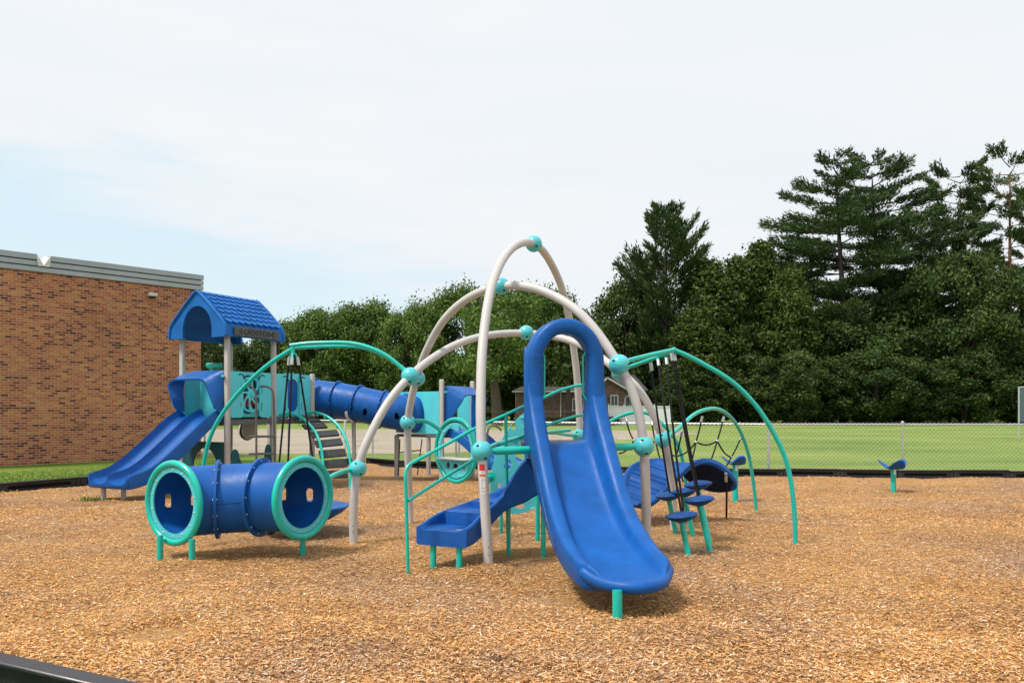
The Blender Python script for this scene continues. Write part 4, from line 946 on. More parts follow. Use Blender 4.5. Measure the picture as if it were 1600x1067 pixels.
# ================================================================ wavy bridge and rope net
wv = empty('wave_bridge', P(1080, 790, 11.8), 'wavy ribbed blue bridge twisting to the right, showing a dark underside', 'balance bridge')
ea = PP([(1006, 791, 10.9), (1013, 790, 10.93), (1021, 787, 10.97), (1030, 780, 11.02), (1038, 772, 11.06), (1047, 763, 11.1), (1060, 748, 11.15), (1075, 733, 11.2), (1090, 723, 11.25), (1106, 719, 11.3), (1122, 723, 11.35), (1137, 733, 11.4), (1148, 746, 11.45), (1152, 754, 11.5)])
eb = PP([(979, 786, 11.0), (973, 774, 11.1), (972, 760, 11.3), (975, 744, 11.5), (983, 732, 11.65), (996, 724, 11.75), (1011, 721, 11.8), (1026, 720, 11.8), (1042, 722, 11.8), (1058, 731, 11.75), (1070, 744, 11.75), (1084, 756, 11.75), (1100, 763, 11.7), (1118, 767, 11.7), (1134, 766.5, 11.65), (1146, 764, 11.6), (1151.5, 760, 11.55)])
A_ = smoothpath(ea, .02, 3); B_ = smoothpath(eb, .02, 3); n = 110; rsm = lambda l: [l[int(round(i * (len(l) - 1) / (n - 1)))] for i in range(n)]; A_ = rsm(A_); B_ = rsm(B_)
rings = []
for i in range(n):
    a, b = A_[i], B_[i]; t = ((A_[min(i + 1, n - 1)] - A_[max(i - 1, 0)]) + (B_[min(i + 1, n - 1)] - B_[max(i - 1, 0)])).normalized(); l = (b - a); w = l.length; l.normalize(); nn = t.cross(l).normalized(); nn = nn if (nn.z > 0 or i > n * .6 and False) else nn
    if i == 0: n0 = nn
    elif nn.dot(prev) < 0: nn = -nn
    prev = nn
    rib = .012 * (1 if (i // 2) % 2 == 0 else -.4) if 6 < i < n - 8 else 0
    q = [(0, -.03), (-.0, .03), (.02, .045), (.055, .045), (.075, .02), (.095, rib), (w - .095, rib), (w - .075, .02), (w - .055, .045), (w - .02, .045), (w, .03), (w, -.03), (w - .03, -.05), (.03, -.05)]
    rings.append([a + l * u + nn * v for u, v in q])
flip = prev
if n0.z < 0:
    for i, r_ in enumerate(rings): pass
m = MB(); loft(m, rings); wo = m.build('deck', MT['blue_lt'], wv, sharp=30)
WN0 = n0.z
# dark sheet that paints shade onto the underside of the right half
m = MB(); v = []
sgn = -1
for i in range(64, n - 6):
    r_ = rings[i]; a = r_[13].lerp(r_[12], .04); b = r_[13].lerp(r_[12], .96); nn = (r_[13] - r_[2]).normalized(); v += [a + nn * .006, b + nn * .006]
K = len(v) // 2; m.add(v, [(2 * k, 2 * k + 1, 2 * k + 3, 2 * k + 2) for k in range(K - 1)]); m.build('underside', MT['shade_blue'], wv)
m = MB()
for (px, py) in ((1113, 734), (1109, 754)): c = P(px, py, 11.38); sphere(m, c, .05, 14, 8, (1, .3, .35))
m.build('moulded_slot', MT['under'], wv)
m = MB(); a = P(1134, 741, 11.35); tube(m, [a, P(1135.5, 770, 11.5), P(1135, 812, 11.7)], .014, 10); o = m.build('tether', MT['rope'], wv); m = MB(); tube(m, [a + Vector((0, 0, .02)), P(1134.5, 752, 11.4)], .02, 12); m.build('ferrule', MT['metal'], o)
nt_ = empty('rope_net', P(1182, 797, 12.9), 'black rope net hanging between two teal hoops above the wavy bridge', 'rope net')
m = MB(); tube(m, smoothpath(PP([(905, 681, 12.2), (930, 670, 12.2), (967, 651, 12.2), (985, 645, 12.2), (1000, 643, 12.2), (1013, 645.5, 12.2), (1025, 653, 12.2), (1040, 667, 12.2), (1056, 688, 12.25), (1065, 712, 12.3), (1070, 740, 12.35), (1073, 775, 12.4), (1074, 810, 12.4)]), .05, 3), .026, 16); m.build('hoop', MT['teal'], nt_)
m = MB(); tube(m, smoothpath(PP([(1040, 683, 10.6), (1052, 676, 10.8), (1068, 662, 11.1), (1085, 647, 11.4), (1104, 639.5, 11.7), (1122, 639, 12.0), (1139, 649, 12.3), (1156, 672, 12.6), (1169.5, 709, 12.8), (1177, 753, 12.9), (1181, 790, 12.95), (1182, 806, 12.95)]), .05, 3), .027, 16); m.build('hoop', MT['teal'], nt_)
def q8(x, y, Y): return P(940 + x / 2.9625, 520 + y / 2.9625, Y)
nodes = {'a': q8(467, 385, 11.75), 'b': q8(566, 388, 12.1), 'c': q8(643, 490, 12.7), 'd': q8(373, 455, 11.2), 'n1': q8(437, 505, 11.8), 'n2': q8(535, 500, 11.95), 'n3': q8(600, 575, 12.1), 'n0': q8(345, 570, 11.6), 'e1': q8(415, 600, 11.4), 'e2': q8(505, 592, 11.5), 'e3': q8(572, 622, 11.6), 'e0': q8(378, 690, 11.6),
         'l1': q8(110, 390, 12.2), 'l2': q8(232, 405, 12.2), 'l1b': q8(150, 497, 12.0), 'l2b': q8(250, 500, 12.0), 'l2c': q8(280, 597, 11.8), 'l0': q8(80, 558, 12.2)}
for a, b in (('a', 'n1'), ('n1', 'e1'), ('b', 'n2'), ('n2', 'e2'), ('c', 'n3'), ('n3', 'e3'), ('d', 'n0'), ('n0', 'e0'), ('n0', 'n1'), ('n1', 'n2'), ('n2', 'n3'), ('l1', 'l1b'), ('l2', 'l2b'), ('l2b', 'l2c'), ('l1b', 'l0'), ('l1b', 'l2b'), ('l2b', 'n0')):
    A1, B1 = nodes[a], nodes[b]; m = MB(); sag = .05 if a[0] in 'nl' and b[0] in 'nl' and len(b) > 1 else .015
    tube(m, [A1.lerp(B1, k / 8) - Vector((0, 0, sag * math.sin(math.pi * k / 8))) for k in range(9)], .0115, 8); o = m.build('rope', MT['rope'], nt_)
    if a in ('a', 'b', 'c', 'd', 'l1', 'l2'): d = (B1 - A1).normalized(); m = MB(); tube(m, [A1, A1 + d * .085], .018, 10); m.build('ferrule', MT['metal'], o)
for a in ('n0', 'n1', 'n2', 'n3', 'l1b', 'l2b'):
    m = MB(); sphere(m, nodes[a], .021, 12, 8); m.build('knot_clamp', MT['metal'], nt_)

# ================================================================ spinner seats
def seat(px, py, Y, gy, lb, rz, w):
    c = P(px, py, Y); s = empty('spinner_seat', (c.x, c.y, 0), lb, 'spinner seat', 'blue saddle seats on single teal posts')
    m = MB(); nR, nA = 10, 48; v = []; 
    for side in (1, -1):
        for i in range(nR + 1):
            for k in range(nA):
                a = 2 * math.pi * k / nA; lobes = 1 + .18 * math.cos(3 * (a - rz)); rr = w * (i / nR) * lobes; up = .17 * (i / nR) ** 1.7 * (.55 + .45 * math.cos(3 * (a - rz))) * w / .25
                th = .022 * math.sqrt(max(0, 1 - (i / nR) ** 2)) + .004
                v.append(c + Vector((rr * math.cos(a), rr * math.sin(a), up + side * th - .03)))
    f = []; off = (nR + 1) * nA
    for i in range(nR):
        for k in range(nA):
            l = (k + 1) % nA; f.append((i * nA + k, (i + 1) * nA + k, (i + 1) * nA + l, i * nA + l)); f.append((off + i * nA + l, off + (i + 1) * nA + l, off + (i + 1) * nA + k, off + i * nA + k))
    for k in range(nA): l = (k + 1) % nA; f.append((nR * nA + k, off + nR * nA + k, off + nR * nA + l, nR * nA + l))
    m.add(v, f); m.build('seat', MT['blue_lt'], s, sharp=70)
    g_ = G(px + 1, gy); m = MB(); tube(m, [c + Vector((0, 0, -.03)), Vector((c.x, c.y, -.12))], .048, 16); pst = m.build('post', MT['teal'], s)
    m = MB(); z_ = c.z - .14; v = []
    for j in range(2):
        for k in range(6): a = -math.pi / 2 + (k / 5 - .3) * .9; v.append((c.x + .0495 * math.cos(a), c.y + .0495 * math.sin(a), z_ + j * .09))
    m.add(v, [(k, k + 1, k + 7, k + 6) for k in range(5)]); m.build('label', MT['label_white'], pst)
seat(1396, 729, 15.5, 771, 'blue saddle shaped spinner seat alone at the far right of the wood chips', R(150), .24)
seat(1149, 722, 14.0, 760, 'blue saddle shaped spinner seat just behind the right end of the wavy bridge', R(165), .20)
# ================================================================ crawl tube
ct = empty('crawl_tunnel', P(370, 860, 9.0), 'blue crawl tube on teal legs with a teal ringed opening at each end', 'crawl tunnel')
c1 = P(275, 785, 8.68); c2_ = P(471, 777, 8.78)
d1 = Vector((-.51, -.86, 0)).normalized(); d2 = Vector((.875, -.485, 0)).normalized()
def herm(a, ta, b, tb, n):
    r = []
    for i in range(n + 1): t = i / n; r.append(a * (2*t**3 - 3*t**2 + 1) + ta * (t**3 - 2*t**2 + t) + b * (-2*t**3 + 3*t**2) + tb * (t**3 - t**2))
    return r
cpth = herm(c1, -d1 * 1.5, c2_, d2 * 1.15, 150)
T_, N_, B_2 = frames(cpth); N_ = [Vector((0, 0, 1))] * len(T_); B_2 = [t.cross(Vector((0, 0, 1))).normalized() for t in T_]
T_[0] = -d1; T_[-1] = d2; B_2[0] = T_[0].cross(Vector((0, 0, 1))); B_2[-1] = T_[-1].cross(Vector((0, 0, 1)))
def shell(path, T_, N_, B_, r, drop, seg=170):
    v = []; f = []
    for i, c in enumerate(path):
        for k in range(seg): a = 2 * math.pi * k / seg; v.append(c + N_[i] * (r * math.cos(a)) + B_[i] * (r * math.sin(a)))
    for i in range(len(path) - 1):
        for k in range(seg):
            l = (k + 1) % seg; q = (i * seg + k, i * seg + l, (i + 1) * seg + l, (i + 1) * seg + k); c = (v[q[0]] + v[q[2]]) / 2
            if not drop(c, path[i]): f.append(q)
    return v, f
def proj(c): return 800 + c.x * FPX / c.y, HOR - (c.z - EYE) * FPX / c.y
cuts = [(262.7, 781.7, 5.4, 11.3), (303, 779, 5.4, 11), (443, 771, 5, 10.5), (484, 773, 5, 10.8)]
holes_c = []
def drop_far(c, pc_):
    if c.y < pc_.y + .05: return False
    x, y = proj(c)
    for (a, b, rx, ry) in cuts:
        dx = abs(x - a) / rx; dy = max(0, abs(y - b) - (ry - rx)) / rx
        if dx * dx + dy * dy < 1: return True
    return False
m = MB()
for r_ in (.372, .360): v, f = shell(cpth, T_, N_, B_2, r_, drop_far); m.add(v, f if r_ > .37 else [tuple(reversed(q)) for q in f])
m.build('tube', MT['blue'], ct, sharp=None)
def flange(par, i, path, T_, N_, B_, r0, r1, th, mat, nb, nm='flange'):
    c = path[i]; m = MB()
    rings = []
    for rr, o in ((r0, -th), (r1 - .004, -th), (r1, -th + .004), (r1, th - .004), (r1 - .004, th), (r0, th)): rings.append([c + T_[i] * o + N_[i] * (rr * math.cos(2 * math.pi * k / 60)) + B_[i] * (rr * math.sin(2 * math.pi * k / 60)) for k in range(60)])
    loft(m, rings, cap=False, wrap=True); f_ = m.build(nm, mat, par)
    m = MB()
    for k in range(nb):
        a = 2 * math.pi * (k + .3) / nb; q = c + N_[i] * ((r0 + r1) / 2 * math.cos(a)) + B_[i] * ((r0 + r1) / 2 * math.sin(a))
        for s in (-1, 1): sphere(m, q + T_[i] * (s * (th + .002)), .009, 8, 6)
    m.build('bolt', MT['bolt'], f_); return f_
flange(ct, 48, cpth, T_, N_, B_2, .37, .425, .016, MT['blue'], 14); flange(ct, 96, cpth, T_, N_, B_2, .37, .425, .016, MT['blue'], 14)
# faint mould seam
m = MB(); tube(m, [cpth[i] + Vector((0, 0, -.02)) - B_2[i] * -.3722 for i in range(49, 96)], .0015, 4); tube(m, [cpth[i] + Vector((0, 0, -.02)) + B_2[i] * .3722 for i in range(49, 96)], .0015, 4); m.build('mould_seam', MT['under'], ct)
for c, d in ((c1, d1), (c2_, d2)):
    x = Vector((-d.y, d.x, 0)); z = Vector((0, 0, 1)); c = c + d * .03
    m = MB(); tube(m, [c + x * (.413 * math.cos(a)) + z * (.413 * math.sin(a)) for a in [2 * math.pi * k / 80 for k in range(80)]], .036, 18, True); m.build('ring', MT['teal'], ct)
    m = MB(); plate(m, circ(0, 0, .374, n=72), [circ(0, 0, .322, n=72)], c, x, z, .016); pl_ = m.build('rim_plate', MT['aqua'], ct)
    m = MB(); tube(m, [c + x * (.379 * math.cos(a)) + z * (.379 * math.sin(a)) for a in [2 * math.pi * k / 72 for k in range(72)]], .006, 6, True); m.build('gasket', MT['slot'], ct)
    for k in range(14):
        a = 2 * math.pi * (k + .5) / 14; m = MB(); q = c + x * (.348 * math.cos(a)) + z * (.348 * math.sin(a)) + d * .009; sphere(m, q, .0085, 10, 8); m.build('bolt', MT['bolt'], pl_)
for (px, py, zt_, off) in ((250, 876, .27, 0), (300, 881, .255, 0), (473, 868, .235, 0)):
    g_ = G(px, py); m = MB(); tube(m, [Vector((g_.x, g_.y, -.12)), Vector((g_.x, g_.y, zt_))], .032, 16); m.build('leg', MT['teal'], ct)
e = P(514, 748, 9.05); m = MB(); tube(m, smoothpath([P(512, 748, 9.1), P(524, 741, 9.3), P(538, 736, 9.5), P(556, 733, 9.66)], .03, 2), .027, 16); m.build('connector', MT['teal'], ct)
# charcoal lump added below the tube for the bottom of the hanging dish
m = MB(); c = P(420, 828, 9.2); sphere(m, c, .07, 14, 10, (1.2, 1, .8)); m.build('foot', MT['deck'], ct)

# ================================================================ tower
tw = empty('play_tower', (-5.4, 16.3, 0), 'playground tower with a blue shingled gable roof, aqua panels and grey posts', 'play tower')
F_ = Vector((-5.38, 15.6, 0)); L_ = Vector((-6.47, 16.2, 0)); R_ = Vector((-4.84, 16.75, 0)); B_ = L_ + R_ - F_
av = (L_ - F_).normalized(); bv = (R_ - F_).normalized(); Z1 = Vector((0, 0, 1))
S_ = R_ + bv * 1.22; S2 = S_ + (L_ - F_)
DZ = 1.37
def gpost(par, p, z1, r=.058, mat='post', nm='post'):
    m = MB(); n = 20; rings = []
    for z in (-.15, z1 - .02, z1): rings.append([p + Vector(((r if z < z1 else r * .7) * math.cos(2 * math.pi * k / n) * (1 if k % 5 else .9), (r if z < z1 else r * .7) * math.sin(2 * math.pi * k / n) * (1 if k % 5 else .9), z)) for k in range(n)])
    loft(m, rings); return m.build(nm, MT[mat], par)
for p in (F_, L_, R_, B_): gpost(tw, p, 2.98)
gpost(tw, S_, 2.33); gpost(tw, S2, 2.33)
m = MB()
for c0 in (F_, R_):
    cc_ = c0 + (L_ - F_) / 2 + bv * .60; box(m, cc_ + Z1 * (DZ - .03), (1.14, 1.12, .05), (av, bv.cross(Z1).cross(Z1) * -1, Z1), .01)
m.build('deck', MT['deck'], tw)
for a, b in ((F_, R_), (F_, L_), (R_, S_), (L_, B_), (S_, S2)):
    d = (b - a); m = MB(); x, y, z = basis(d); box(m, (a + b) / 2 + Z1 * (DZ - .05), (d.length - .12, .04, .10), (x, y, z), .008); m.build('deck_edge', MT['deckrail'], tw)
# panels on the right hand faces
def fpanel(par, a, b, z0, z1, outl, holes, mat, nm, off=-.0, th=.022):
    d = (b - a).normalized(); m = MB(); nrm = d.cross(Z1); plate(m, outl, holes, a + nrm * off + Z1 * z0, d, Z1, th); return m.build(nm, MT[mat], par)
Lr = (R_ - F_).length; h = 2.33 - DZ - .04
def wing(par, a, b, x0, x1, mat='aqua_panel', zb=DZ + .04, zt=2.30):
    H_ = zt - zb; w_ = x1 - x0; inner = x1 if True else x0
    return fpanel(par, a, b, zb, zt, rrect(x0, 0, x1, H_, .07), [rrect(x1 - .075, .12, x1 - .045, .30, .013), rrect(x1 - .075, .45, x1 - .045, .63, .013)] if x0 < Lr / 2 else [rrect(x0 + .045, .12, x0 + .075, .30, .013), rrect(x0 + .045, .45, x0 + .075, .63, .013)], mat, 'panel')
wing(tw, F_, R_, .07, .41); wing(tw, F_, R_, .86, Lr - .07)
wing(tw, R_, S_, .07, .42); wing(tw, R_, S_, .80, 1.15)
# arched grooves on the panels
def groove(a, b, x, s):
    d = (b - a).normalized(); nrm = d.cross(Z1); o = a + nrm * .0135 + Z1 * (DZ + .04); m = MB()
    arc_ = [o + d * (x + s * (.10 * math.cos(t))) + Z1 * (.72 + .12 * math.sin(t)) for t in [math.pi * .05 + math.pi * .9 * k / 14 for k in range(15)]][::-1] if True else []
    tube(m, arc_[4:] , .010, 6); m.build('groove', MT['slot'], tw)
groove(F_, R_, .34, 1); groove(F_, R_, .94, -1); groove(R_, S_, .34, 1); groove(R_, S_, .90, -1)
# pinwheel window set back between them
d = bv; nrm = d.cross(Z1); o = F_ + d * (Lr * .505) - nrm * .09 + Z1 * 1.86
m = MB(); plate(m, [(-.30, -.44), (.30, -.44), (.30, .44), (-.30, .44)], [circ(0, 0, .28, .38, 40)], o, d, Z1, .02); m.build('panel', MT['aqua_panel'], tw)
blades_ = []
def pet(a, r0, r1, da):
    q = []
    for k in range(9): t = k / 8; rr = r0 + (r1 - r0) * t; aa = a + .45 * t - da * math.sin(math.pi * t ** .6 * .80) * .5; q.append((rr * math.cos(aa), rr * math.sin(aa)))
    for k in range(9): t = 1 - k / 8; rr = r0 + (r1 - r0) * t * .985; aa = a + .45 * t + da * math.sin(math.pi * t ** .6 * .80) * .5 + .01; q.append((rr * math.cos(aa), rr * math.sin(aa)))
    return q
m = MB(); plate(m, circ(0, 0, .35, n=48), [pet(2 * math.pi * k / 8, .09, .315, .58) for k in range(8)], o + nrm * .075, d, Z1, .018); pw = m.build('pinwheel', MT['aqua_panel'], tw)
m = MB(); sphere(m, o + nrm * .09, .06, 20, 12, (1, .35, 1)); m.build('hub', MT['aqua_panel'], pw)
m = MB(); box(m, o - nrm * .04 + Z1 * -.13, (.5, .02, .22), (d, -nrm, Z1), .01); m.build('play_panel', MT['red'], tw); m = MB(); box(m, o - nrm * .06, (.58, .02, .8), (d, -nrm, Z1), .01); m.build('interior_shade', MT['darkteal'], tw)  # dark board added behind the pinwheel to stand for the shaded interior
# second bay: oval doorway into the blue tunnel mouth
o = R_ + bv * .61 - nrm * .03 + Z1 * 1.86
m = MB(); plate(m, [(-.26, -.44), (.26, -.44), (.26, .46), (-.26, .46)], [rrect(-.17, -.34, .17, .34, .165, 8)], o, d, Z1, .02); m.build('panel', MT['aqua_panel'], tw)
m = MB(); rings = []
for dep, sc_1 in ((0, 1), (1.0, .98), (1.02, .3)): rings.append([o - nrm * (.012 + dep) + d * (x * sc_1) + Z1 * (y * sc_1) for x, y in rrect(-.175, -.345, .175, .345, .17, 8)])
loft(m, rings, cap=True); m.build('tunnel_mouth', MT['blue'], tw)
# end panels (left face of far bay, back faces)
fpanel(tw, L_, B_, DZ + .04, 2.3, rrect(.07, 0, 1.2, .88, .05), [], 'aqua_panel', 'panel'); fpanel(tw, B_, S2, DZ + .04, 2.3, rrect(.07, 0, 1.15, .88, .05), [rrect(.45, .2, .8, .7, .1)], 'aqua_panel', 'panel'); 
# lower play panels
HL = (L_ - F_).length
fpanel(tw, L_, F_, .05, .9, [(.07, 0), (HL - .07, 0), (HL - .07, .90), (.07, .90)], [circ(HL * .52, .36, .34, .42, 40)], 'darkteal', 'low_panel')
fpanel(tw, F_, R_, .05, .9, [(.07, 0), (Lr - .07, 0), (Lr - .07, .60)] + [(Lr - .16 + .09 * math.cos(t), .62 + .2 * math.sin(t)) for t in [math.pi * k / 10 for k in range(11)]] + [(Lr - .27, .42), (.42, .42)] + [(.20 + .12 * math.cos(t), .5 + .26 * math.sin(t)) for t in [math.pi * k / 10 for k in range(1, 11)]], [], 'darkteal', 'low_panel')
m = MB(); a = F_ + bv * .35 - nrm * -.06; b = F_ + bv * 1.05 - nrm * -.06; box(m, (a + b) / 2 + Z1 * .47, ((b - a).length, .2, .03), (bv, -nrm, Z1), .006); m.build('counter', MT['deckrail'], tw)
# steering drum hanging below the deck
m = MB(); c = B_ + bv * .45 + Z1 * 1.12; tube(m, [c, c + nrm * .12], .20, 28); m.build('drum', MT['greysheet'], tw); m = MB(); tube(m, [c + nrm * .06 + (bv * math.cos(t) + Z1 * math.sin(t)) * .205 for t in [2 * math.pi * k / 32 for k in range(32)]], .018, 8, True); m.build('drum_rim', MT['under'], tw)
# ladder rails with rungs
m = MB()
lo = nrm * .42
la = [(384, 602), (393, 603.5), (398.5, 611), (400, 622), (400.5, 680), (400.5, 745)]; lb_ = [(405, 604), (416, 604), (424, 608), (427.5, 620), (429, 690), (430, 745)]
tube(m, smoothpath([P(x, y, 15.75) for x, y in la], .04, 1), .021, 12); m.build('ladder_rail', MT['deckrail'], tw); m = MB(); tube(m, smoothpath([P(x, y, 15.95) for x, y in lb_], .04, 1), .021, 12); m.build('ladder_rail', MT['deckrail'], tw)
for py in (682, 709, 735): m = MB(); tube(m, [P(389, py, 15.7), P(430, py - .5, 15.95)], .022, 10); m.build('rung', MT['deckrail'], tw)
# small telescope on the back corner
m = MB(); c = P(331, 573, 16.9); tube(m, [c + Vector((.0, 0, -.3)), c], .04, 12); box(m, c + Vector((.05, 0, .02)), (.32, .12, .12), bev=.03); m.build('telescope', MT['teal'], tw)
# -------- roof
rf_ov = .15; EZ = 2.96; RZ = 3.81; LA = (L_ - F_).length
O = F_ - av * rf_ov - bv * .16; roofL = (R_ - F_).length + .28; wA = LA + 2 * rf_ov
def rp_(u, v, z): return O + av * u + bv * v + Z1 * z
prof = [(0, EZ - .02), (.03, EZ + .20), (.12, EZ + .30), (wA * .30, EZ + .62), (wA * .46, RZ - .03), (wA * .5, RZ)]
prof = prof + [(wA - u, z) for u, z in reversed(prof[:-1])]
m = MB(); th = .03
outer = prof; inner = [(u + (th if u < wA / 2 else -th) if abs(u - wA / 2) > .01 else u, z - th * 1.3) for u, z in prof]; inner[0] = (th, EZ - .02); inner[-1] = (wA - th, EZ - .02)
loopp = outer + inner[::-1]
loft(m, [[rp_(u, v, z) for u, z in loopp] for v in (0.02, roofL - .02)]); rf_o = m.build('roof', MT['roofblue'], tw, sharp=30)
# gable ends with an arched opening
arch = [(wA * .5 + .40 * math.cos(t), EZ + .12 + .46 * math.sin(t)) for t in [math.pi * k / 18 for k in range(19)]]
gab = [(0.0, EZ - .03)] + [(u, z) for u, z in prof[1:-1]] + [(wA, EZ - .03), (wA * .5 + .40, EZ - .03)] + arch + [(wA * .5 - .40, EZ - .03)]
gab = gab[::-1]
for v_, s in ((0.0, 1), (roofL, -1)):
    m = MB(); plate(m, gab, [], rp_(0, v_, 0), av, Z1, .05); m.build('gable', MT['roofblue'], rf_o)
    m = MB(); e = [rp_(u, v_ - s * .03, z + .012) for u, z in prof]; tube(m, e, .030, 8); m.build('gable_trim', MT['roofblue'], rf_o)
# scalloped shingles on both slopes
for side in (0, 1):
    m = MB(); rows = 7; cols = 9; u0, z0 = .12, EZ + .30; 
    def sl(t):
        q = [(.035, EZ + .215), (.12, EZ + .30), (wA * .30, EZ + .62), (wA * .46, RZ - .03), (wA * .49, RZ)]; cum = [0]
        for a, b in zip(q[:-1], q[1:]): cum.append(cum[-1] + math.hypot(b[0] - a[0], b[1] - a[1]))
        s = t * cum[-1]; i = min(len(q) - 2, max(0, int(np.searchsorted(cum, s) - 1))); k = (s - cum[i]) / (cum[i + 1] - cum[i]); return q[i][0] + (q[i + 1][0] - q[i][0]) * k, q[i][1] + (q[i + 1][1] - q[i][1]) * k
    for r_ in range(rows):
        t0 = r_ / rows; t1 = (r_ + 1.7) / rows; wv_ = (roofL - .06) / cols
        for c in range(cols + (r_ % 2)):
            vc = .03 + wv_ * (c + (.5 if r_ % 2 == 0 else 0)); pts = []
            for (x, y) in [(-.5, 1), (-.5, .60), (-.48, .42), (-.38, .20), (-.2, .05), (0, 0), (.2, .05), (.38, .20), (.48, .42), (.5, .60), (.5, 1)]:
                v_ = min(max(vc + x * wv_ * .97, .03), roofL - .03); u, z = sl(min(.995, t0 + (t1 - t0) * y * .95)); lift = .042 * (1 - y) + .010; nu, nz = -.62, .78
                if u < .12: nu, nz = -.7, .7
                pts.append((u + nu * lift, v_, z + nz * lift, u, z))
            fn = (lambda u: u) if side == 0 else (lambda u: wA - u)
            top_ = [rp_(fn(a), b, c_) for a, b, c_, _, _ in pts]; bot_ = [rp_(fn(u), b, z) for _, b, _, u, z in pts]; n_ = len(pts)
            f = [tuple(range(n_)) if side == 0 else tuple(reversed(range(n_)))] + [(k, k + 1, n_ + k + 1, n_ + k) for k in range(n_ - 1)]
            m.add(top_ + bot_, f)
    m.build('shingles', MT['roofblue'], rf_o, sharp=20)
# sign board with the school name on the right eave
so_ = rp_(-.012, 0, 0); sb = MB(); v0, v1 = .18, roofL - .16
box(sb, rp_(-.018, (v0 + v1) / 2, EZ + .085), (v1 - v0, .022, .17), (bv, -nrm, Z1), .004); sgn = sb.build('sign_board', MT['sign'], rf_o)
def text_mesh(s, size):
    cu = bpy.data.curves.new('t', 'FONT'); cu.body = s; cu.size = size; cu.extrude = .0015; cu.align_x = 'CENTER'; cu.align_y = 'CENTER'; cu.space_character = 1.1
    ob = bpy.data.objects.new('t', cu); sc.collection.objects.link(ob); bpy.context.view_layer.update(); me = bpy.data.meshes.new_from_object(ob.evaluated_get(bpy.context.evaluated_depsgraph_get()))
    vs_ = [tuple(v.co) for v in me.vertices]; fs = [tuple(p.vertices) for p in me.polygons]; bpy.data.objects.remove(ob); bpy.data.curves.remove(cu); bpy.data.meshes.remove(me); return vs_, fs
vs_, fs = text_mesh('GLADSTONE', .135); m = MB(); cpt = rp_(-.031, (v0 + v1) / 2, EZ + .083)
m.add([cpt + bv * (x * 1.15) + Z1 * y + nrm * z for x, y, z in vs_], fs); m.build('lettering', MT['blackink'], sgn)
for v_ in (v0 + .22, v1 - .22):
    m = MB()
    for z in (.035, .135): sphere(m, rp_(-.03, v_, EZ + z), .009, 8, 6)
    m.build('bolt', MT['bolt'], sgn)
# -------- slide hood on the left face
hd = MB(); out_n = -(bv); o = L_; u = (F_ - L_).normalized(); Wd_ = (F_ - L_).length
# wedge shaped hood: side profile in (out, z)
def hp_(x, o_, z): return L_ + u * x + out_n * o_ + Z1 * z
hbx = [(.0, 1.44), (.03, 1.36)]
rings = []
arcu = [(.06, 1.44), (.055, 1.72), (.03, 1.98), (.10, 2.22), (.30, 2.30), (Wd_ / 2, 2.31), (Wd_ - .30, 2.31), (Wd_ - .08, 2.30), (Wd_ - .04, 2.2), (Wd_ - .04, 1.8), (Wd_ - .04, 1.44)]
frontu = [(.12, 1.46), (-.02, 1.78), (-.10, 2.04), (.02, 2.14), (.25, 2.15), (Wd_ / 2, 2.15), (Wd_ - .42, 2.14), (Wd_ - .30, 2.08), (Wd_ - .18, 1.85), (Wd_ - .06, 1.62), (Wd_ - .03, 1.46)]
arcu = [tuple(p) for p in catmull([(a, b, 0) for a, b in arcu], 4)]; frontu = [tuple(p) for p in catmull([(a, b, 0) for a, b in frontu], 4)]
back_ = [hp_(a, .02, b) for a, b, _ in arcu]; fr = [hp_(a, .27 if b > 1.6 else .27 - (1.6 - b) * 1.2, b) for a, b, _ in frontu]
fri = [hp_(a + (.03 if a < Wd_ / 2 else -.03), (.27 if b > 1.6 else .27 - (1.6 - b) * 1.2) - .01, b - (.03 if b > 1.6 else 0)) for a, b, _ in frontu]; bki = [hp_(a + (.03 if a < Wd_ / 2 else -.03), .02, b - .03) for a, b, _ in arcu]
mid = [(p + q) / 2 + Z1 * .02 for p, q in zip(back_, fr)]
m = MB(); loft(m, [back_, mid, fr, fri, bki], closed=False, cap=False); m.build('slide_hood', MT['blue'], tw, sharp=45)
fpanel(tw, L_, F_, DZ + .04, 2.25, rrect(.10, 0, Wd_ - .06, .80, .03), [], 'aqua_panel', 'panel', off=-.35)
m = MB(); c = hp_(-.0, .05, 1.50); sphere(m, c, .035, 12, 8); tube(m, [c, c + u * .12], .02, 10); tube(m, [hp_(Wd_ - .08, .0, 2.20), hp_(Wd_ - .0, .12, 2.20)], .03, 10); m.build('bracket', MT['aqua'], tw)

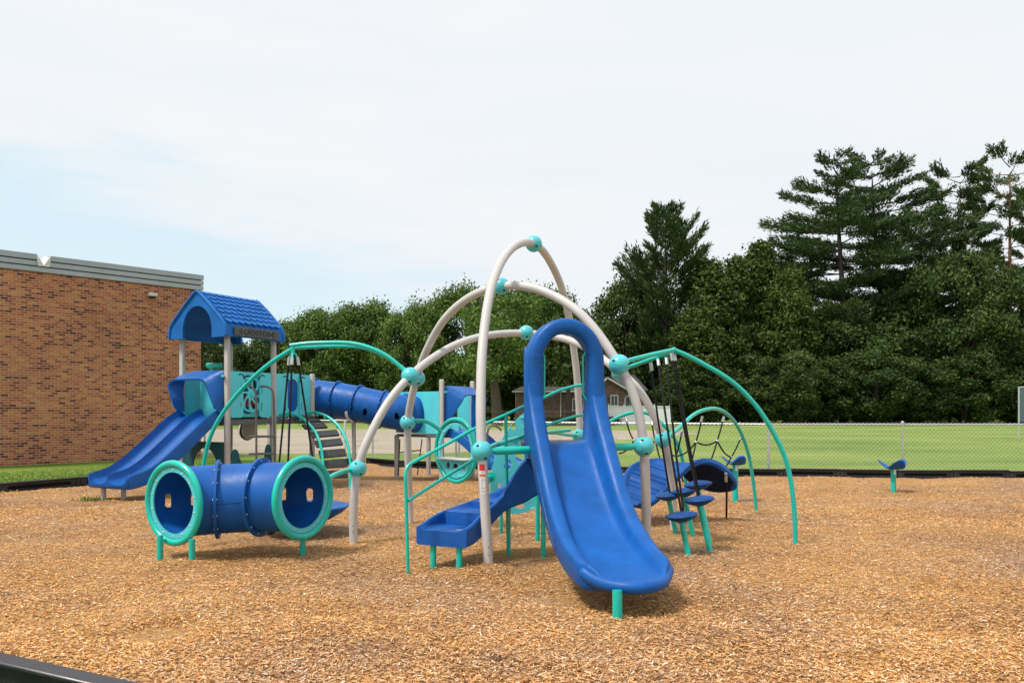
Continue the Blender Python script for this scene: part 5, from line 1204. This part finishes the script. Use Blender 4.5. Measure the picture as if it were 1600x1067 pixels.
# ================================================================ wave slides
def twin_slide(root, A, B, za, zb, W_, latr, rail=.13, profz=None):
    """double chute from A (top centre) to B (exit centre)"""
    A = Vector(A); B = Vector(B); d = (B - A); Lh = d.length; d.normalize(); l = Vector((d.y, -d.x, 0)) * latr
    zf = profz or (lambda t: za + (zb - za) * (3 * t**2 - 2 * t**3) ** 1.0)
    rings = []; n = 44; hw_ = W_ / 2
    for i in range(n + 1):
        t = i / n; s = t * Lh; z = zf(t); sl_ = (zf(min(1, t + .01)) - zf(max(0, t - .01))) / ((min(1, t + .01) - max(0, t - .01)) * Lh); tv = (d + Z1 * sl_).normalized(); nn = l.cross(tv); nn = nn if nn.z > 0 else -nn
        h_ = rail * (1 if t < .93 else 1 - (t - .93) / .07 * .15)
        top = []; N2 = 48
        for k in range(N2 + 1):
            x = -1 + 2 * k / N2
            # three ridges (edges and the middle), two round channels
            ph = abs(math.sin(math.pi * x)) ; v = h_ * (1 - ph ** .30 * 1.0) if abs(x) < .999 else h_
            top.append((x * hw_, v))
        q = [(-hw_ - .012, -.05), (-hw_ - .018, h_ - .03), (-hw_ - .01, h_ - .006)] + top + [(hw_ + .01, h_ - .006), (hw_ + .018, h_ - .03), (hw_ + .012, -.05), (hw_ - .03, -.07), (-hw_ + .03, -.07)]
        rings.append([A + d * s + Z1 * z + l * u_ + nn * v for u_, v in q])
    last = rings[-1]; c_ = sum(last, Vector()) / len(last); rings.append([c_ + (p - c_) * .94 + d * .02 for p in last])
    m = MB(); loft(m, rings); return m.build('chute', MT['blue'], root, sharp=50)
s1 = empty('double_slide', (-7.0, 14.4, 0), 'double chute blue slide coming down from the blue roofed tower beside the brick wall', 'slide')
A = (L_ + F_) / 2 + out_n * .02; Bx = Vector((-6.90, 14.12, 0))
pz = lambda t: float(np.interp(t, [0, .06, .15, .3, .45, .6, .72, .82, .9, 1.0], [1.40, 1.38, 1.27, 1.03, .80, .57, .42, .34, .30, .285])) 
def smooth_pz(t): return sum(pz(min(1, max(0, t + k * .02))) for k in range(-4, 5)) / 9
twin_slide(s1, A, Bx, 0, 0, 1.06, 1, .19, smooth_pz)
for (px, py) in ((162, 781), (193, 781)):
    g_ = G(px, py); m = MB(); tube(m, [Vector((g_.x, g_.y, -.12)), Vector((g_.x, g_.y, .28))], .04, 14); m.build('leg', MT['post'], s1)

# ================================================================ elevated tube slide
ts = empty('tube_tunnel', (-3.2, 18.2, 0), 'raised blue tube tunnel with round flanges sloping from the tower to the second platform', 'tunnel')
tp = catmull([P(488, 620, 18.3), P(520, 624, 18.2), P(560, 631, 18.05), P(600, 640, 17.95), P(630, 645, 17.95), P(650, 647, 18.25)], 26)
tp = smoothpath(tp, .014, 60)
Tt, Nt, Bt = frames(tp); Nt = [(Z1 - t * t.z).normalized() for t in Tt]; Bt = [t.cross(n_) for t, n_ in zip(Tt, Nt)]
cuts2 = [(547.5, 636, 3, 5.4), (570, 643.5, 3.2, 5.4), (620, 650, 3.2, 5.2)]
def drop_near(c, pc_):
    if c.y > pc_.y - .03: return False
    x, y = proj(c)
    for (a, b, rx, ry) in cuts2:
        dx = abs(x - a) / rx; dy = max(0, abs(y - b) - (ry - rx)) / rx
        if dx * dx + dy * dy < 1: return True
    return False
m = MB(); v, f = shell(tp, Tt, Nt, Bt, .385, drop_near, 220); m.add(v, f); m.build('tube', MT['blue'], ts, sharp=None)
nT = len(tp)
for fr_ in (.02, .24, .44, .66, .86): flange(ts, int((nT - 1) * fr_), tp, Tt, Nt, Bt, .383, .43, .015, MT['blue'], 12)
i_ = nT - 1; m = MB(); c = tp[int(nT * .9)]; 
sphere(m, P(648, 647, 17.95), .40, 30, 20, (.62, .62, .98)); m.build('elbow', MT['blue'], ts)
m = MB(); cfl = P(650, 647, 17.93); tube(m, [P(552.5, 654, 18.05), P(553.5, 720, 18.05)], .045, 14); m.build('support_post', MT['post'], ts)
m = MB(); tube(m, smoothpath([P(541, 643, 17.62), P(541.5, 650, 17.64), P(545, 656, 17.7), P(551, 659, 17.8)], .02, 2), .03, 10); m.build('cradle', MT['arch'], ts)

# ================================================================ second platform with hood and slide
pf = empty('play_platform', P(680, 749, 18), 'second platform with aqua panel and blue slide hood, behind the ring seat', 'play platform')
a1 = Vector((-2.567, 18.4, 0)); a2 = Vector((-1.492, 17.5, 0)); a3 = Vector((-.894, 18.6, 0)); a4 = Vector((-1.97, 19.5, 0))
gpost(pf, a1, 1.0, .055); gpost(pf, a2, 2.2, .055); gpost(pf, a3, 2.2, .055); gpost(pf, a4, 1.0, .055)
m = MB(); cc_ = (a1 + a3) / 2; v = [p + Z1 * z for z in (.96, 1.02) for p in (a1, a2, a3, a4)]; m.add(v, [(3, 2, 1, 0), (4, 5, 6, 7), (0, 1, 5, 4), (1, 2, 6, 5), (2, 3, 7, 6), (3, 0, 4, 7)]); m.build('deck', MT['deckrail'], pf)
fpanel(pf, a1, a2, 1.05, 1.95, rrect(-.02, 0, (a2 - a1).length - .07, .90, .02), [], 'aqua_panel', 'panel'); fpanel(pf, a4, a3, 1.05, 1.95, rrect(.07, 0, (a3 - a4).length - .07, .90, .02), [rrect(.4, .1, .95, .8, .2)], 'aqua_panel', 'panel')
m = MB(); U2 = (a3 - a2).normalized(); O2 = U2.cross(Z1); W2 = (a3 - a2).length
def h2(x, o_, z): return a2 + U2 * x + O2 * o_ + Z1 * z
bk = [(.05, 1.06), (.05, 1.55), (.05, 1.98), (.12, 2.06), (.5, 2.07), (W2 - .12, 2.06), (W2 - .05, 1.98), (W2 - .05, 1.55), (W2 - .05, 1.06)]
ft_ = [(.06, 1.06), (.06, 1.40), (.10, 1.74), (.22, 1.86), (.5, 1.88), (W2 - .22, 1.86), (W2 - .10, 1.74), (W2 - .06, 1.4), (W2 - .06, 1.06)]
bk = [tuple(p) for p in catmull([(a, b, 0) for a, b in bk], 4)]; ft_ = [tuple(p) for p in catmull([(a, b, 0) for a, b in ft_], 4)]
of = lambda z: .10 + .36 * max(0, min(1, (z - 1.06) / .7)) ** 1.4
b1 = [h2(a, .02, b) for a, b, _ in bk]; f1 = [h2(a, of(b), b) for a, b, _ in ft_]; f2 = [h2(a + (.03 if a < W2 / 2 else -.03), of(b) - .01, b - .02) for a, b, _ in ft_]
loft(m, [b1, f1, f2, [h2(a + (.03 if a < W2 / 2 else -.03), .02, b - .02) for a, b, _ in bk]], closed=False, cap=False); m.build('slide_hood', MT['blue'], pf, sharp=45)
m = MB(); tube(m, [h2(-.02, .0, 1.93), h2(.1, .1, 1.93)], .03, 10); m.build('bracket', MT['aqua'], pf)
m = MB()
for x_ in (0, .42): tube(m, [P(625 + x_ * 82, 686, 18.2), P(622 + x_ * 72, 750 - 8, 18.0)], .012, 8)
tube(m, [P(624, 707, 18.2), P(658, 703, 18.2)], .012, 8); m.build('rope_ladder', MT['rope'], pf)
s2 = empty('double_slide', (0, 17.3, 0), 'far double chute blue slide leaving the second platform, seen through the teal ring', 'slide')
A = (a2 + a3) / 2 + O2 * .03; pz2 = lambda t: float(np.interp(t, [0, .08, .2, .4, .6, .75, .88, 1.0], [1.05, 1.03, .93, .68, .45, .35, .31, .30]))
twin_slide(s2, A, Vector((.30, 17.15, 0)), 0, 0, .95, 1, .14, lambda t: sum(pz2(min(1, max(0, t + k * .02))) for k in range(-4, 5)) / 9)
m = MB(); tube(m, [Vector((.1, 17.3, -.1)), Vector((.1, 17.3, .3))], .04, 12); m.build('leg', MT['post'], s2)

# ================================================================ arched step bridge
st_ = empty('arched_stair', P(525, 765, 16.4), 'arched stair of dark grey slats between two curved teal rails, right of the tower', 'climbing stair')
lft = PP([(437, 648, 16.9), (447, 646.5, 16.9), (459.5, 647.5, 16.85), (470, 652, 16.8), (481, 660, 16.7), (494, 677, 16.55), (501, 696, 16.4), (504, 716, 16.3), (505, 735, 16.2), (505, 775, 16.1)])
rgt = PP([(478, 645.5, 17.3), (488, 644, 17.3), (498, 645.5, 17.2), (511, 650.5, 17.1), (525, 661, 16.95), (536, 676, 16.8), (543, 694, 16.65), (547, 719, 16.5), (547.5, 745, 16.4), (546.5, 772, 16.3)])
sl1 = smoothpath(lft, .04, 3); sr1 = smoothpath(rgt, .04, 3)
for q in (sl1, sr1): m = MB(); tube(m, q, .028, 12); m.build('rail', MT['teal'], st_)
rows_ = [(454, 652, 488, 651, 16.95), (462, 658, 498, 656.5, 16.9), (474, 667, 508, 665, 16.8), (486, 679.5, 527, 676, 16.7), (493, 694, 533, 690, 16.6), (499, 710, 539, 706.5, 16.5), (502, 726, 541, 723, 16.4), (503, 742, 542, 740, 16.3)]
for k, (x0, y0, x1, y1, Y) in enumerate(rows_):
    a = P(x0, y0, Y - .1); b = P(x1 + 1, y1, Y + .25); dd_ = (b - a).normalized(); up = (Z1 * (1 - k * .115) + Vector((.25, -1, 0)).normalized() * (.28 + k * .105)); up -= dd_ * up.dot(dd_); up.normalize(); m = MB(); box(m, (a + b) / 2, ((b - a).length, .17, .05), (dd_, up.cross(dd_), up), .008); m.build('slat', MT['deck'], st_)
m = MB()
for q in (sl1, sr1):
    n_ = len(q)
    for k in range(2, n_ - 6, 5): box(m, q[k] + Vector((.0, 0, -.035)), (.05, .04, .07), bev=.008)
m.build('bracket', MT['teal'], st_)
# white framed gate far left of the fence behind the stair
gt = empty('goal_frame', P(525, 716, 25), 'thin white tube frame standing behind the arched stair', 'frame')
m = MB(); tube(m, [P(517, 656.5, 24.8), P(539, 656.5, 24.8), P(539, 716, 24.8)], .035, 10); m.build('frame', MT['trim'], gt)
# ================================================================ trees
def leafset(clumps, n_per, size, seed, flat=1.0, elong=1.6, up=.0, wid=1.0, dirb=0, jit=.22):
    """clumps: (centre, rx, ry, rz) -> quads scattered towards each clump's shell"""
    r = np.random.default_rng(seed); C = np.array([c[0] for c in clumps], float); Rr = np.array([c[1:4] for c in clumps], float)
    vol = Rr.prod(1) ** (2 / 3); cnt = np.maximum(8, (n_per * vol / vol.mean())).astype(int); k = np.repeat(np.arange(len(C)), cnt); n = len(k)
    d = r.normal(size=(n, 3)); d /= np.linalg.norm(d, axis=1)[:, None]; rad = r.random(n) ** .42
    p = C[k] + d * Rr[k] * (rad * (1 + jit * r.normal(size=n)))[:, None]
    nrm = d * .8 + r.normal(size=(n, 3)) * .75; nrm[:, 2] += up; nrm /= np.linalg.norm(nrm, axis=1)[:, None]
    a = r.normal(size=(n, 3)); a += d * dirb * 2 + np.array([0, 0, dirb]); a -= nrm * (a * nrm).sum(1)[:, None]; a /= np.linalg.norm(a, axis=1)[:, None]; b = np.cross(nrm, a)
    s = size * r.uniform(.6, 1.3, n)[:, None]; a = a * s * elong * .5; b = b * s * .5 * wid
    v = np.stack([p - a, p - b * .9 + a * .1, p + a, p + b], 1).reshape(-1, 3)
    return v, np.arange(n * 4).reshape(-1, 4)
def limb(m, pts, r0, r1, seg=8):
    q = catmull(pts, 4); tube(m, q, [r0 + (r1 - r0) * i / (len(q) - 1) for i in range(len(q))], seg)
def proto_tree(name, H, Wd, leafmat, barkmat, seed, trunk_share=.22, nclump=46, n_per=150, leaf=.22, shape='round', tr=.22):
    """builds a tree at the origin; returns (trunk mesh, crown mesh)"""
    r = random.Random(seed); m = MB()
    limb(m, [(0, 0, -.2), (r.uniform(-.1, .1), 0, H * .25), (r.uniform(-.3, .3), r.uniform(-.2, .2), H * .5), (r.uniform(-.3, .3), 0, H * .85)], tr, .04)
    cl = []
    zc = H * (1 + trunk_share) / 2; hz = H * (1 - trunk_share) / 2
    for i in range(nclump):
        ang = r.uniform(0, 2 * math.pi); t = (i + .5) / nclump; zz = 2 * t - 1
        if shape == 'round': prof = math.sqrt(max(0, 1 - zz * zz)) ** .8
        elif shape == 'cone': prof = (1 - t) ** .75 * .95 + .06
        else: prof = min(1, 1.9 * (1 - t) + .12) * (.75 + .25 * t)
        rr = r.uniform(.45, 1.02) ** .7 * prof * Wd / 2
        c = (rr * math.cos(ang), rr * math.sin(ang), zc + zz * hz * .93)
        q = r.uniform(.10, .18) * Wd * (1.15 if rr < Wd * .25 else 1); q = min(q, 1.5)
        if shape == 'cone': q *= .75
        cl.append((c, q, q, q * r.uniform(.6, .9)))
        if i % 4 == 0 and t > .1: limb(m, [(0, 0, max(H * .15, c[2] - rr * .9 - .5)), (c[0] * .5, c[1] * .5, c[2] - rr * .3), c], .07, .02, 6)
    v, f = leafset(cl, n_per, leaf, seed, up=.25)
    return m, v, f
def place_tree(kind, mes, loc, sx, sz, rz, label, cat='tree', group=None):
    o = empty(kind, loc, label, cat, group); o.rotation_euler = (0, 0, rz); o.scale = (sx, sx, sz)
    for nm, me in zip(('trunk', 'crown'), mes):
        c = bpy.data.objects.new(nm, me); sc.collection.objects.link(c); c.parent = o
    return o
def meshes(m, v, f, leafmat, barkmat, nm):
    t = m.build('trunk', barkmat, None, None); mt = t.data; bpy.data.objects.remove(t); mt.name = nm + '_trunk'
    c = npmesh('crown', v, f, leafmat); mc = c.data; bpy.data.objects.remove(c); mc.name = nm + '_crown'
    return mt, mc
DEC = [meshes(*proto_tree('d', 10, 8, None, None, 10 + k, .16, 78, 380, .17), MT['leafA'], MT['bark'], f'broadleaf{k}') for k in range(3)]
DRK = [meshes(*proto_tree('d', 10, 8, None, None, 40 + k, .06, 74, 320, .19), MT['leafB'], MT['bark'], f'darkleaf{k}') for k in range(3)]
BIG = [meshes(*proto_tree('d', 18, 16, None, None, 30 + k, .04, 150, 330, .24), MT['leafB'], MT['bark'], f'bigleaf{k}') for k in range(2)]
CED = [meshes(*proto_tree('d', 12, 5, None, None, 60 + k, .02, 110, 230, .17, 'cone' if k else 'taper'), MT['leafY'], MT['barkD'], f'cedar{k}') for k in range(2)]
KD = 1.28
def T(kind, mes, px, ytop, Y, wpx, label, H0=10, W0=8, rz=0, group=None, cat='tree'):
    Y = Y * KD
    H = zat(ytop, Y) + .15; w = wpx * Y / FPX
    return place_tree(kind, mes, ((px - 800) * Y / FPX, Y, -.15), w / W0, H / H0, rz, label, cat, group)
GL = 'leafy trees in the row behind the parking area'
left_row = [
 (318, 520, 62, 80, 'dark green tree top seen just right of the brick building corner', 1),
 (352, 540, 74, 90, 'leafy tree seen between the posts of the blue roofed tower', 1),
 (402, 528, 76, 95, 'dark leafy tree behind the right side of the blue playground roof', 1),
 (450, 506, 78, 100, 'leafy green tree behind the left teal arch, leftmost of the open row', 0),
 (505, 488, 75, 100, 'rounded green tree rising above the left teal arch', 0),
 (572, 478, 77, 110, 'broad light green tree above the spiral tube slide', 0),
 (632, 492, 73, 85, 'lower green tree just left of the back grey arch', 0),
 (662, 477, 79, 70, 'narrow tall tree behind the crossing of two grey arches', 0),
 (728, 456, 74, 115, 'tall bright green tree framed by the grey arches', 0),
 (800, 452, 78, 110, 'tall leafy tree behind the foot of the tallest arch', 0),
 (858, 458, 75, 100, 'large leafy tree directly behind the hooded blue slide', 0),
 (900, 492, 80, 85, 'darker leafy tree right of the hooded slide top', 1),
 (945, 520, 81, 80, 'shaded leafy tree above the white trimmed house gable', 1)]
for i, (px, yt, Y, w, lab, dk) in enumerate(left_row):
    T('broadleaf_tree', (DRK if dk else DEC)[i % 3], px, yt, Y, w * 1.15, lab, rz=i * 1.3, group=GL)
# lone lower tree with a clear trunk in front of the house
m = MB(); Yt = 79.0; tx = lambda px: (px - 800) * Yt / FPX
o = empty('broadleaf_tree', (tx(776), Yt, 0), 'leafy tree with a thick bare forked trunk near the brown house', 'tree')
limb(m, [(tx(777), Yt, -.1), (tx(776), Yt, 1.8), (tx(772), Yt, 4.0), (tx(766), Yt, 6.4)], .55, .36); limb(m, [(tx(773), Yt, 3.8), (tx(783), Yt + .3, 6.2), (tx(790), Yt, 9)], .36, .12); limb(m, [(tx(766), Yt, 6.2), (tx(758), Yt, 9), (tx(750), Yt, 12)], .26, .08)
m.build('trunk', MT['bark'], o)
r = random.Random(5); cl = []
for k in range(40): a = r.uniform(0, 6.28); q = r.uniform(.3, 1); cl.append(((tx(775) + 4.1 * q * math.cos(a), Yt + 3 * q * math.sin(a), r.uniform(4.7, 12.0)), 1.35, 1.35, .85))
v, f = leafset(cl, 170, .22, 77); npmesh('crown', v - np.array(tuple(ORG[o])), f, MT['leafA'], parent=o)
m = MB(); o = empty('broadleaf_tree', (tx(888), Yt, 0), 'small dark tree with a straight black trunk in front of the brown house', 'tree')
limb(m, [(tx(888), Yt, -.1), (tx(888), Yt, 2.6), (tx(887), Yt, 6.5)], .28, .16); m.build('trunk', MT['barkD'], o)
cl = [((tx(888) + r.uniform(-3.4, 3.4), Yt + r.uniform(-1.8, 1.8), r.uniform(4.9, 9.8)), 1.3, 1.3, .85) for k in range(30)]
v, f = leafset(cl, 170, .22, 78); npmesh('crown', v - np.array(tuple(ORG[o])), f, MT['leafB'], parent=o)

# right-hand stand
def pine_proto(H, seed, z0, Lmax, prof, nb, dens=150, upturn=.13, s0=.34, width=.26, thick=.16, trunk=.38, lean=0, blade=.42, bw=.05, whorl=4):
    """limbs in loose whorls, each carrying a flat spray of fine needle blades pointing outwards and up"""
    r = random.Random(seed); R2 = np.random.default_rng(seed); m = MB(); limb(m, [(0, 0, -.3), (0, 0, H * .4), (lean, 0, H * .75), (lean * 1.3, 0, H * .94)], trunk, .03)
    V = []; a0 = 0
    for i in range(nb):
        w_ = i // whorl; t = (w_ + .5 + r.uniform(-.28, .28)) / math.ceil(nb / whorl); z = z0 + (H - z0) * t; Lb = Lmax * prof(t) * r.uniform(.55, 1.12)
        if i % whorl == 0: a0 = r.uniform(0, 6.28)
        a = a0 + 2 * math.pi * (i % whorl) / whorl + r.uniform(-.5, .5); dx, dy = math.cos(a), math.sin(a); lx = lean * max(0, min(1.4, (z / H - .4) / .35))
        up_ = upturn * (.6 + 1.1 * t); tip = np.array((lx + dx * Lb, dy * Lb, z + Lb * up_ + r.uniform(-.2, .4))); base = np.array((lx, 0, z)); mid = base * .5 + tip * .5; mid[2] -= Lb * up_ * .22
        limb(m, [tuple(base), tuple(mid), tuple(base * .08 + tip * .92)], .075 if trunk > .3 else .05, .015, 5)
        n = int(dens * max(Lb, 1.2) ** 1.35); s = s0 + (1.04 - s0) * R2.random(n) ** .8
        # secondary twigs: foliage gathers in finger-like tufts along the limb
        nf = max(3, int(Lb * 2.2)); fin = (R2.integers(0, nf, n) + .5) / nf; side = R2.choice([-1, 1], n)
        sf = s0 + (1 - s0) * fin; ext = R2.random(n); wid_ = Lb * width * (1.15 - .75 * np.abs(sf - .6)) + .25
        s = np.clip(sf + ext * .10 + R2.normal(0, .018, n), s0, 1.06); off = side * ext * wid_ * (.55 + .45 * np.sin(fin * 37.0 + i) ** 2)
        q = np.where(s[:, None] < .5, base + (mid - base) * (s[:, None] * 2), mid + (tip - mid) * ((s[:, None] - .5) * 2))
        p = q + np.stack([-dy * off, dx * off, np.abs(off) * .10 + R2.normal(0, thick, n) * (.6 + .4 * ext)], 1)
        d = np.stack([dx * .8 - dy * .55 * side * ext + R2.normal(0, .4, n), dy * .8 + dx * .55 * side * ext + R2.normal(0, .4, n), .35 + up_ * .8 + R2.normal(0, .32, n)], 1); d /= np.linalg.norm(d, axis=1)[:, None]
        u_ = np.cross(d, R2.normal(size=(n, 3))); u_ /= np.linalg.norm(u_, axis=1)[:, None]; L1 = blade * R2.uniform(.55, 1.25, n)[:, None]; B1 = bw * R2.uniform(.6, 1.4, n)[:, None]
        V.append(np.stack([p, p + d * L1 * .5 + u_ * B1, p + d * L1, p + d * L1 * .5 - u_ * B1], 1).reshape(-1, 3))
    v = np.concatenate(V); return m, v, np.arange(len(v)).reshape(-1, 4)
BP = [meshes(*pine_proto(24, 81 + k, 5.0, 6.4, lambda t: max(.25, (.72 + .5 * math.sin(t * 3.3)) * (1 - .55 * max(0, t - .62) / .38)), 60, 95, .12, lean=(-.6, .8)[k]), MT['needle'], MT['barkD'], f'white_pine{k}') for k in range(2)]
YP = meshes(*pine_proto(18, 90, 1.5, 4.3, lambda t: float(np.interp(t, [0, .35, .6, .8, .92, 1], [.85, .92, .95, .66, .36, .14])), 72, 120, .55, width=.16, thick=.2, blade=.5), MT['needle'], MT['barkD'], 'young_pine')
RP = [meshes(*pine_proto(24, 95 + k, 10, 3.3, lambda t: .65 + .4 * math.sin(t * 3.1), 44, 110, .28, s0=.55, width=.2, thick=.2, trunk=.22, whorl=3), MT['needleR'], MT['barkR'], f'red_pine{k}') for k in range(2)]
def TP(kind, mes, px, ytop, Y, H0, sxy, label, rz=0): 
    Y = Y * KD; H = zat(ytop, Y); return place_tree(kind, mes, ((px - 800) * Y / FPX, Y, -.1), sxy * KD, H / H0, rz, label)
TP('white_pine', BP[0], 1318, 245, 74, 24, 1.0, 'tall white pine with layered limbs reaching left, left of the two tallest pines', .4)
TP('white_pine', BP[1], 1378, 236, 77, 24, 1.02, 'tallest pine in the photo, its flat topped crown just right of the other big pine', 2.1)
TP('white_pine', BP[0], 1432, 330, 82, 24, .85, 'dark white pine filling the gap right of the tallest pine', 3.7)
TP('white_pine', BP[1], 1248, 372, 76, 24, .62, 'shorter white pine left of the big pines, above the yellow green cedars', 5.2)
TP('young_pine', YP, 1040, 330, 70, 18, .95, 'spiky upswept pine standing alone at the left end of the tall trees', .3)
TP('red_pine', RP[0], 1500, 264, 78, 24, .95, 'thin topped red pine left of the one at the photo edge', .2)
TP('red_pine', RP[1], 1578, 250, 75, 24, 1.15, 'red pine with a bare orange trunk near the right edge of the photo', 1.9)
TP('red_pine', RP[0], 1625, 300, 83, 24, 1.0, 'red pine partly cut off by the right edge of the photo', 2.9)
T('cedar', CED[0], 1112, 404, 68, 120, 'broad yellow green cedar, leftmost of the cedars by the spiky pine', 12, 5, .5)
T('cedar', CED[1], 1150, 398, 70, 105, 'yellow green cedar second from the left in the cedar clump', 12, 5, 1.5)
T('cedar', CED[1], 1188, 374, 71, 110, 'tallest pointed cedar in the yellow green clump', 12, 5, 2.5)
T('cedar', CED[0], 1228, 420, 69, 110, 'rightmost yellow green cedar, below the shorter white pine', 12, 5, 3.5)
T('cedar', CED[0], 1086, 480, 66, 110, 'low spreading yellow green cedar below the spiky pine', 12, 5, 4.5)
T('broadleaf_tree', DRK[0], 975, 442, 71, 120, 'rounded dark tree left of the spiky pine', rz=.3)
T('broadleaf_tree', DRK[1], 1010, 480, 75, 110, 'dark tree under the left side of the spiky pine', rz=1.1)
T('broadleaf_tree', BIG[0], 1500, 398, 70, 200, 'big dark leafy tree below the thin red pines', 18, 16, rz=2.0)
T('broadleaf_tree', BIG[1], 1580, 425, 68, 180, 'dark leafy tree at the right edge beneath the bare orange trunk', 18, 16, rz=3.1)
T('broadleaf_tree', DRK[1], 1420, 470, 72, 150, 'dark leafy tree beneath the tallest pine', rz=4.0)
T('broadleaf_tree', DRK[2], 1340, 500, 70, 150, 'shaded leafy tree below the two big pines', rz=5.0)
T('broadleaf_tree', DRK[0], 1270, 490, 73, 150, 'shaded leafy tree right of the cedar clump', rz=.9)
SL_ = ['dark bush at the foot of the second cedar from the left', 'dark bush at the foot of the tallest pointed cedar', 'dark bush below the rightmost cedar and shorter white pine', 'dark bush in the gap between the cedars and the big pines', 'dark bush straight below the tallest pine', 'dark bush behind the right fence post, below the filled gap beside the tallest pine', 'dark bush below the left thin red pine', 'dark bush beside the grey ball screen', 'dark bush at the foot of the spiky upswept pine', 'dark bush cut off by the right edge of the photo behind the ball screen']
sh = [(1090, 570, 'cedars'), (1160, 560, 'cedars'), (1230, 555, 'cedars'), (1300, 565, 'pines'), (1370, 550, 'pines'), (1440, 560, 'pines'), (1510, 550, 'pines'), (1585, 560, 'pines'), (1082, 590, 'cedars'), (1640, 560, 'pines')]
for i, (px, yt, w) in enumerate(sh):
    T('bush', DRK[i % 3], px, yt, 65 + (i * 1.7) % 3, 120, SL_[i], rz=i, group='bushes along the field edge', cat='bush')
BL_ = ['low green bush just left of the hooded slide, against the brown house', 'low green bush framed by the arched slide hood', 'low green bush against the brown house, right of the far leg of the tallest arch', 'low green bush at the left end of the white privacy fence', 'low bush left of the forked tree trunk, behind the tallest arch', 'low bush behind the hood of the second platform', 'low bush behind the aqua panel at the end of the tube tunnel', 'low bush behind the middle of the tube tunnel', 'low bush behind the upper end of the tube tunnel', 'low bush behind the tall post at the tunnel entrance', 'low bush behind the three ropes of the dish spinner', 'low bush behind the pinwheel panel of the tower', 'low bush beside the brick building corner']
for i, (px, yt, Y) in enumerate([(830, 651, 62), (870, 652, 62), (915, 651, 62), (942, 650, 62), (745, 636, 70), (690, 625, 72), (640, 628, 72), (590, 630, 73), (540, 625, 74), (490, 628, 74), (440, 625, 74), (390, 620, 72), (340, 622, 70)]):
    T('bush', DRK[i % 3], px, yt - (6 if i > 4 else 0), Y, 60 if i < 4 else 70, BL_[i], rz=i * .7, group='bushes below the tree row', cat='bush')
# dense wood behind everything that closes the view under the crowns
r = random.Random(3); cl = []
for k in range(420):
    x = r.uniform(-54, 90); y = r.uniform(114, 126); top_ = 9 if x < 15 else 14
    if -54 < x < -34: top_ = 8
    cl.append(((x, y, r.uniform(0, top_)), 2.8, 1.8, 2.2))
v, f = leafset(cl, 150, .6, 99); npmesh('far_wood', v, f, MT['leafB'], kind='stuff')

# grass blades at the corner outside the border and tufts in the bed
def blades(N, fn, hmin, hmax, seed, w=.004):
    r = np.random.default_rng(seed); xy = np.array([fn(r) for _ in range(N)]); h = r.uniform(hmin, hmax, N); a = r.uniform(0, 6.28, N); ln = r.uniform(.1, .6, N) * h
    b = np.stack([xy[:, 0], xy[:, 1], xy[:, 2]], 1); s = np.stack([-np.sin(a), np.cos(a), 0 * a], 1) * w; d = np.stack([np.cos(a), np.sin(a), 0 * a], 1) * ln[:, None]
    m_ = b + d * .35 + np.array([0, 0, 1]) * (h * .6)[:, None]; t = b + d + np.array([0, 0, 1]) * h[:, None]
    v = np.stack([b - s, b + s, m_ + s * .7, m_ - s * .7, t], 1).reshape(-1, 3); k = np.arange(N)[:, None] * 5
    q = np.concatenate([k + [0, 1, 2, 3]], 0); return v, q, k
def cornerpt(r): 
    t = r.random(); p = A3 + (B3 - A3) * t - n3 * r.uniform(.06, .9); return (p.x, p.y, -.1)
A3 = Vector((-5.3, 6.02, 0)); B3 = Vector((-1.60, 4.13, 0)); n3 = basis(B3 - A3)[1]
def mkblades(name, v, q, k):
    f = [tuple(x) for x in q] + [(int(i) + 3, int(i) + 2, int(i) + 4) for i in k[:, 0]]; m = MB(); m.v = [tuple(x) for x in v]; m.f = f
    o = m.build(name, MT['blade'], None, None); o['kind'] = 'stuff'; return o
mkblades('grass_blades', *blades(5000, cornerpt, .05, .14, 5))
# rough grass strip between border and brick wall
def strip(r):
    t = r.random(); base = Vector((-10.4, 14.6, 0)).lerp(Vector((-5.2, 22.6, 0)), t); out = Vector((-.8, .6, 0)) * r.uniform(.35, 4.5) ; p = base + out; return (p.x, p.y, .01)
mkblades('grass_strip', *blades(16000, strip, .035, .075, 6, .008))
# small weed by the double slide
g0 = G(142, 783)
def weed(r): return (g0.x + r.normal() * .10, g0.y + r.normal() * .08, .0)
m = MB(); v, q, k = blades(90, weed, .05, .11, 8, .007); f = [tuple(x) for x in q] + [(int(i) + 3, int(i) + 2, int(i) + 4) for i in k[:, 0]]; m.v = [tuple(x) for x in v]; m.f = f
o = m.build('weed', MT['blade'], None, None, loc=(g0.x, g0.y, 0)); tag(o, 'small green weed in the wood chips in front of the double slide', 'plant')
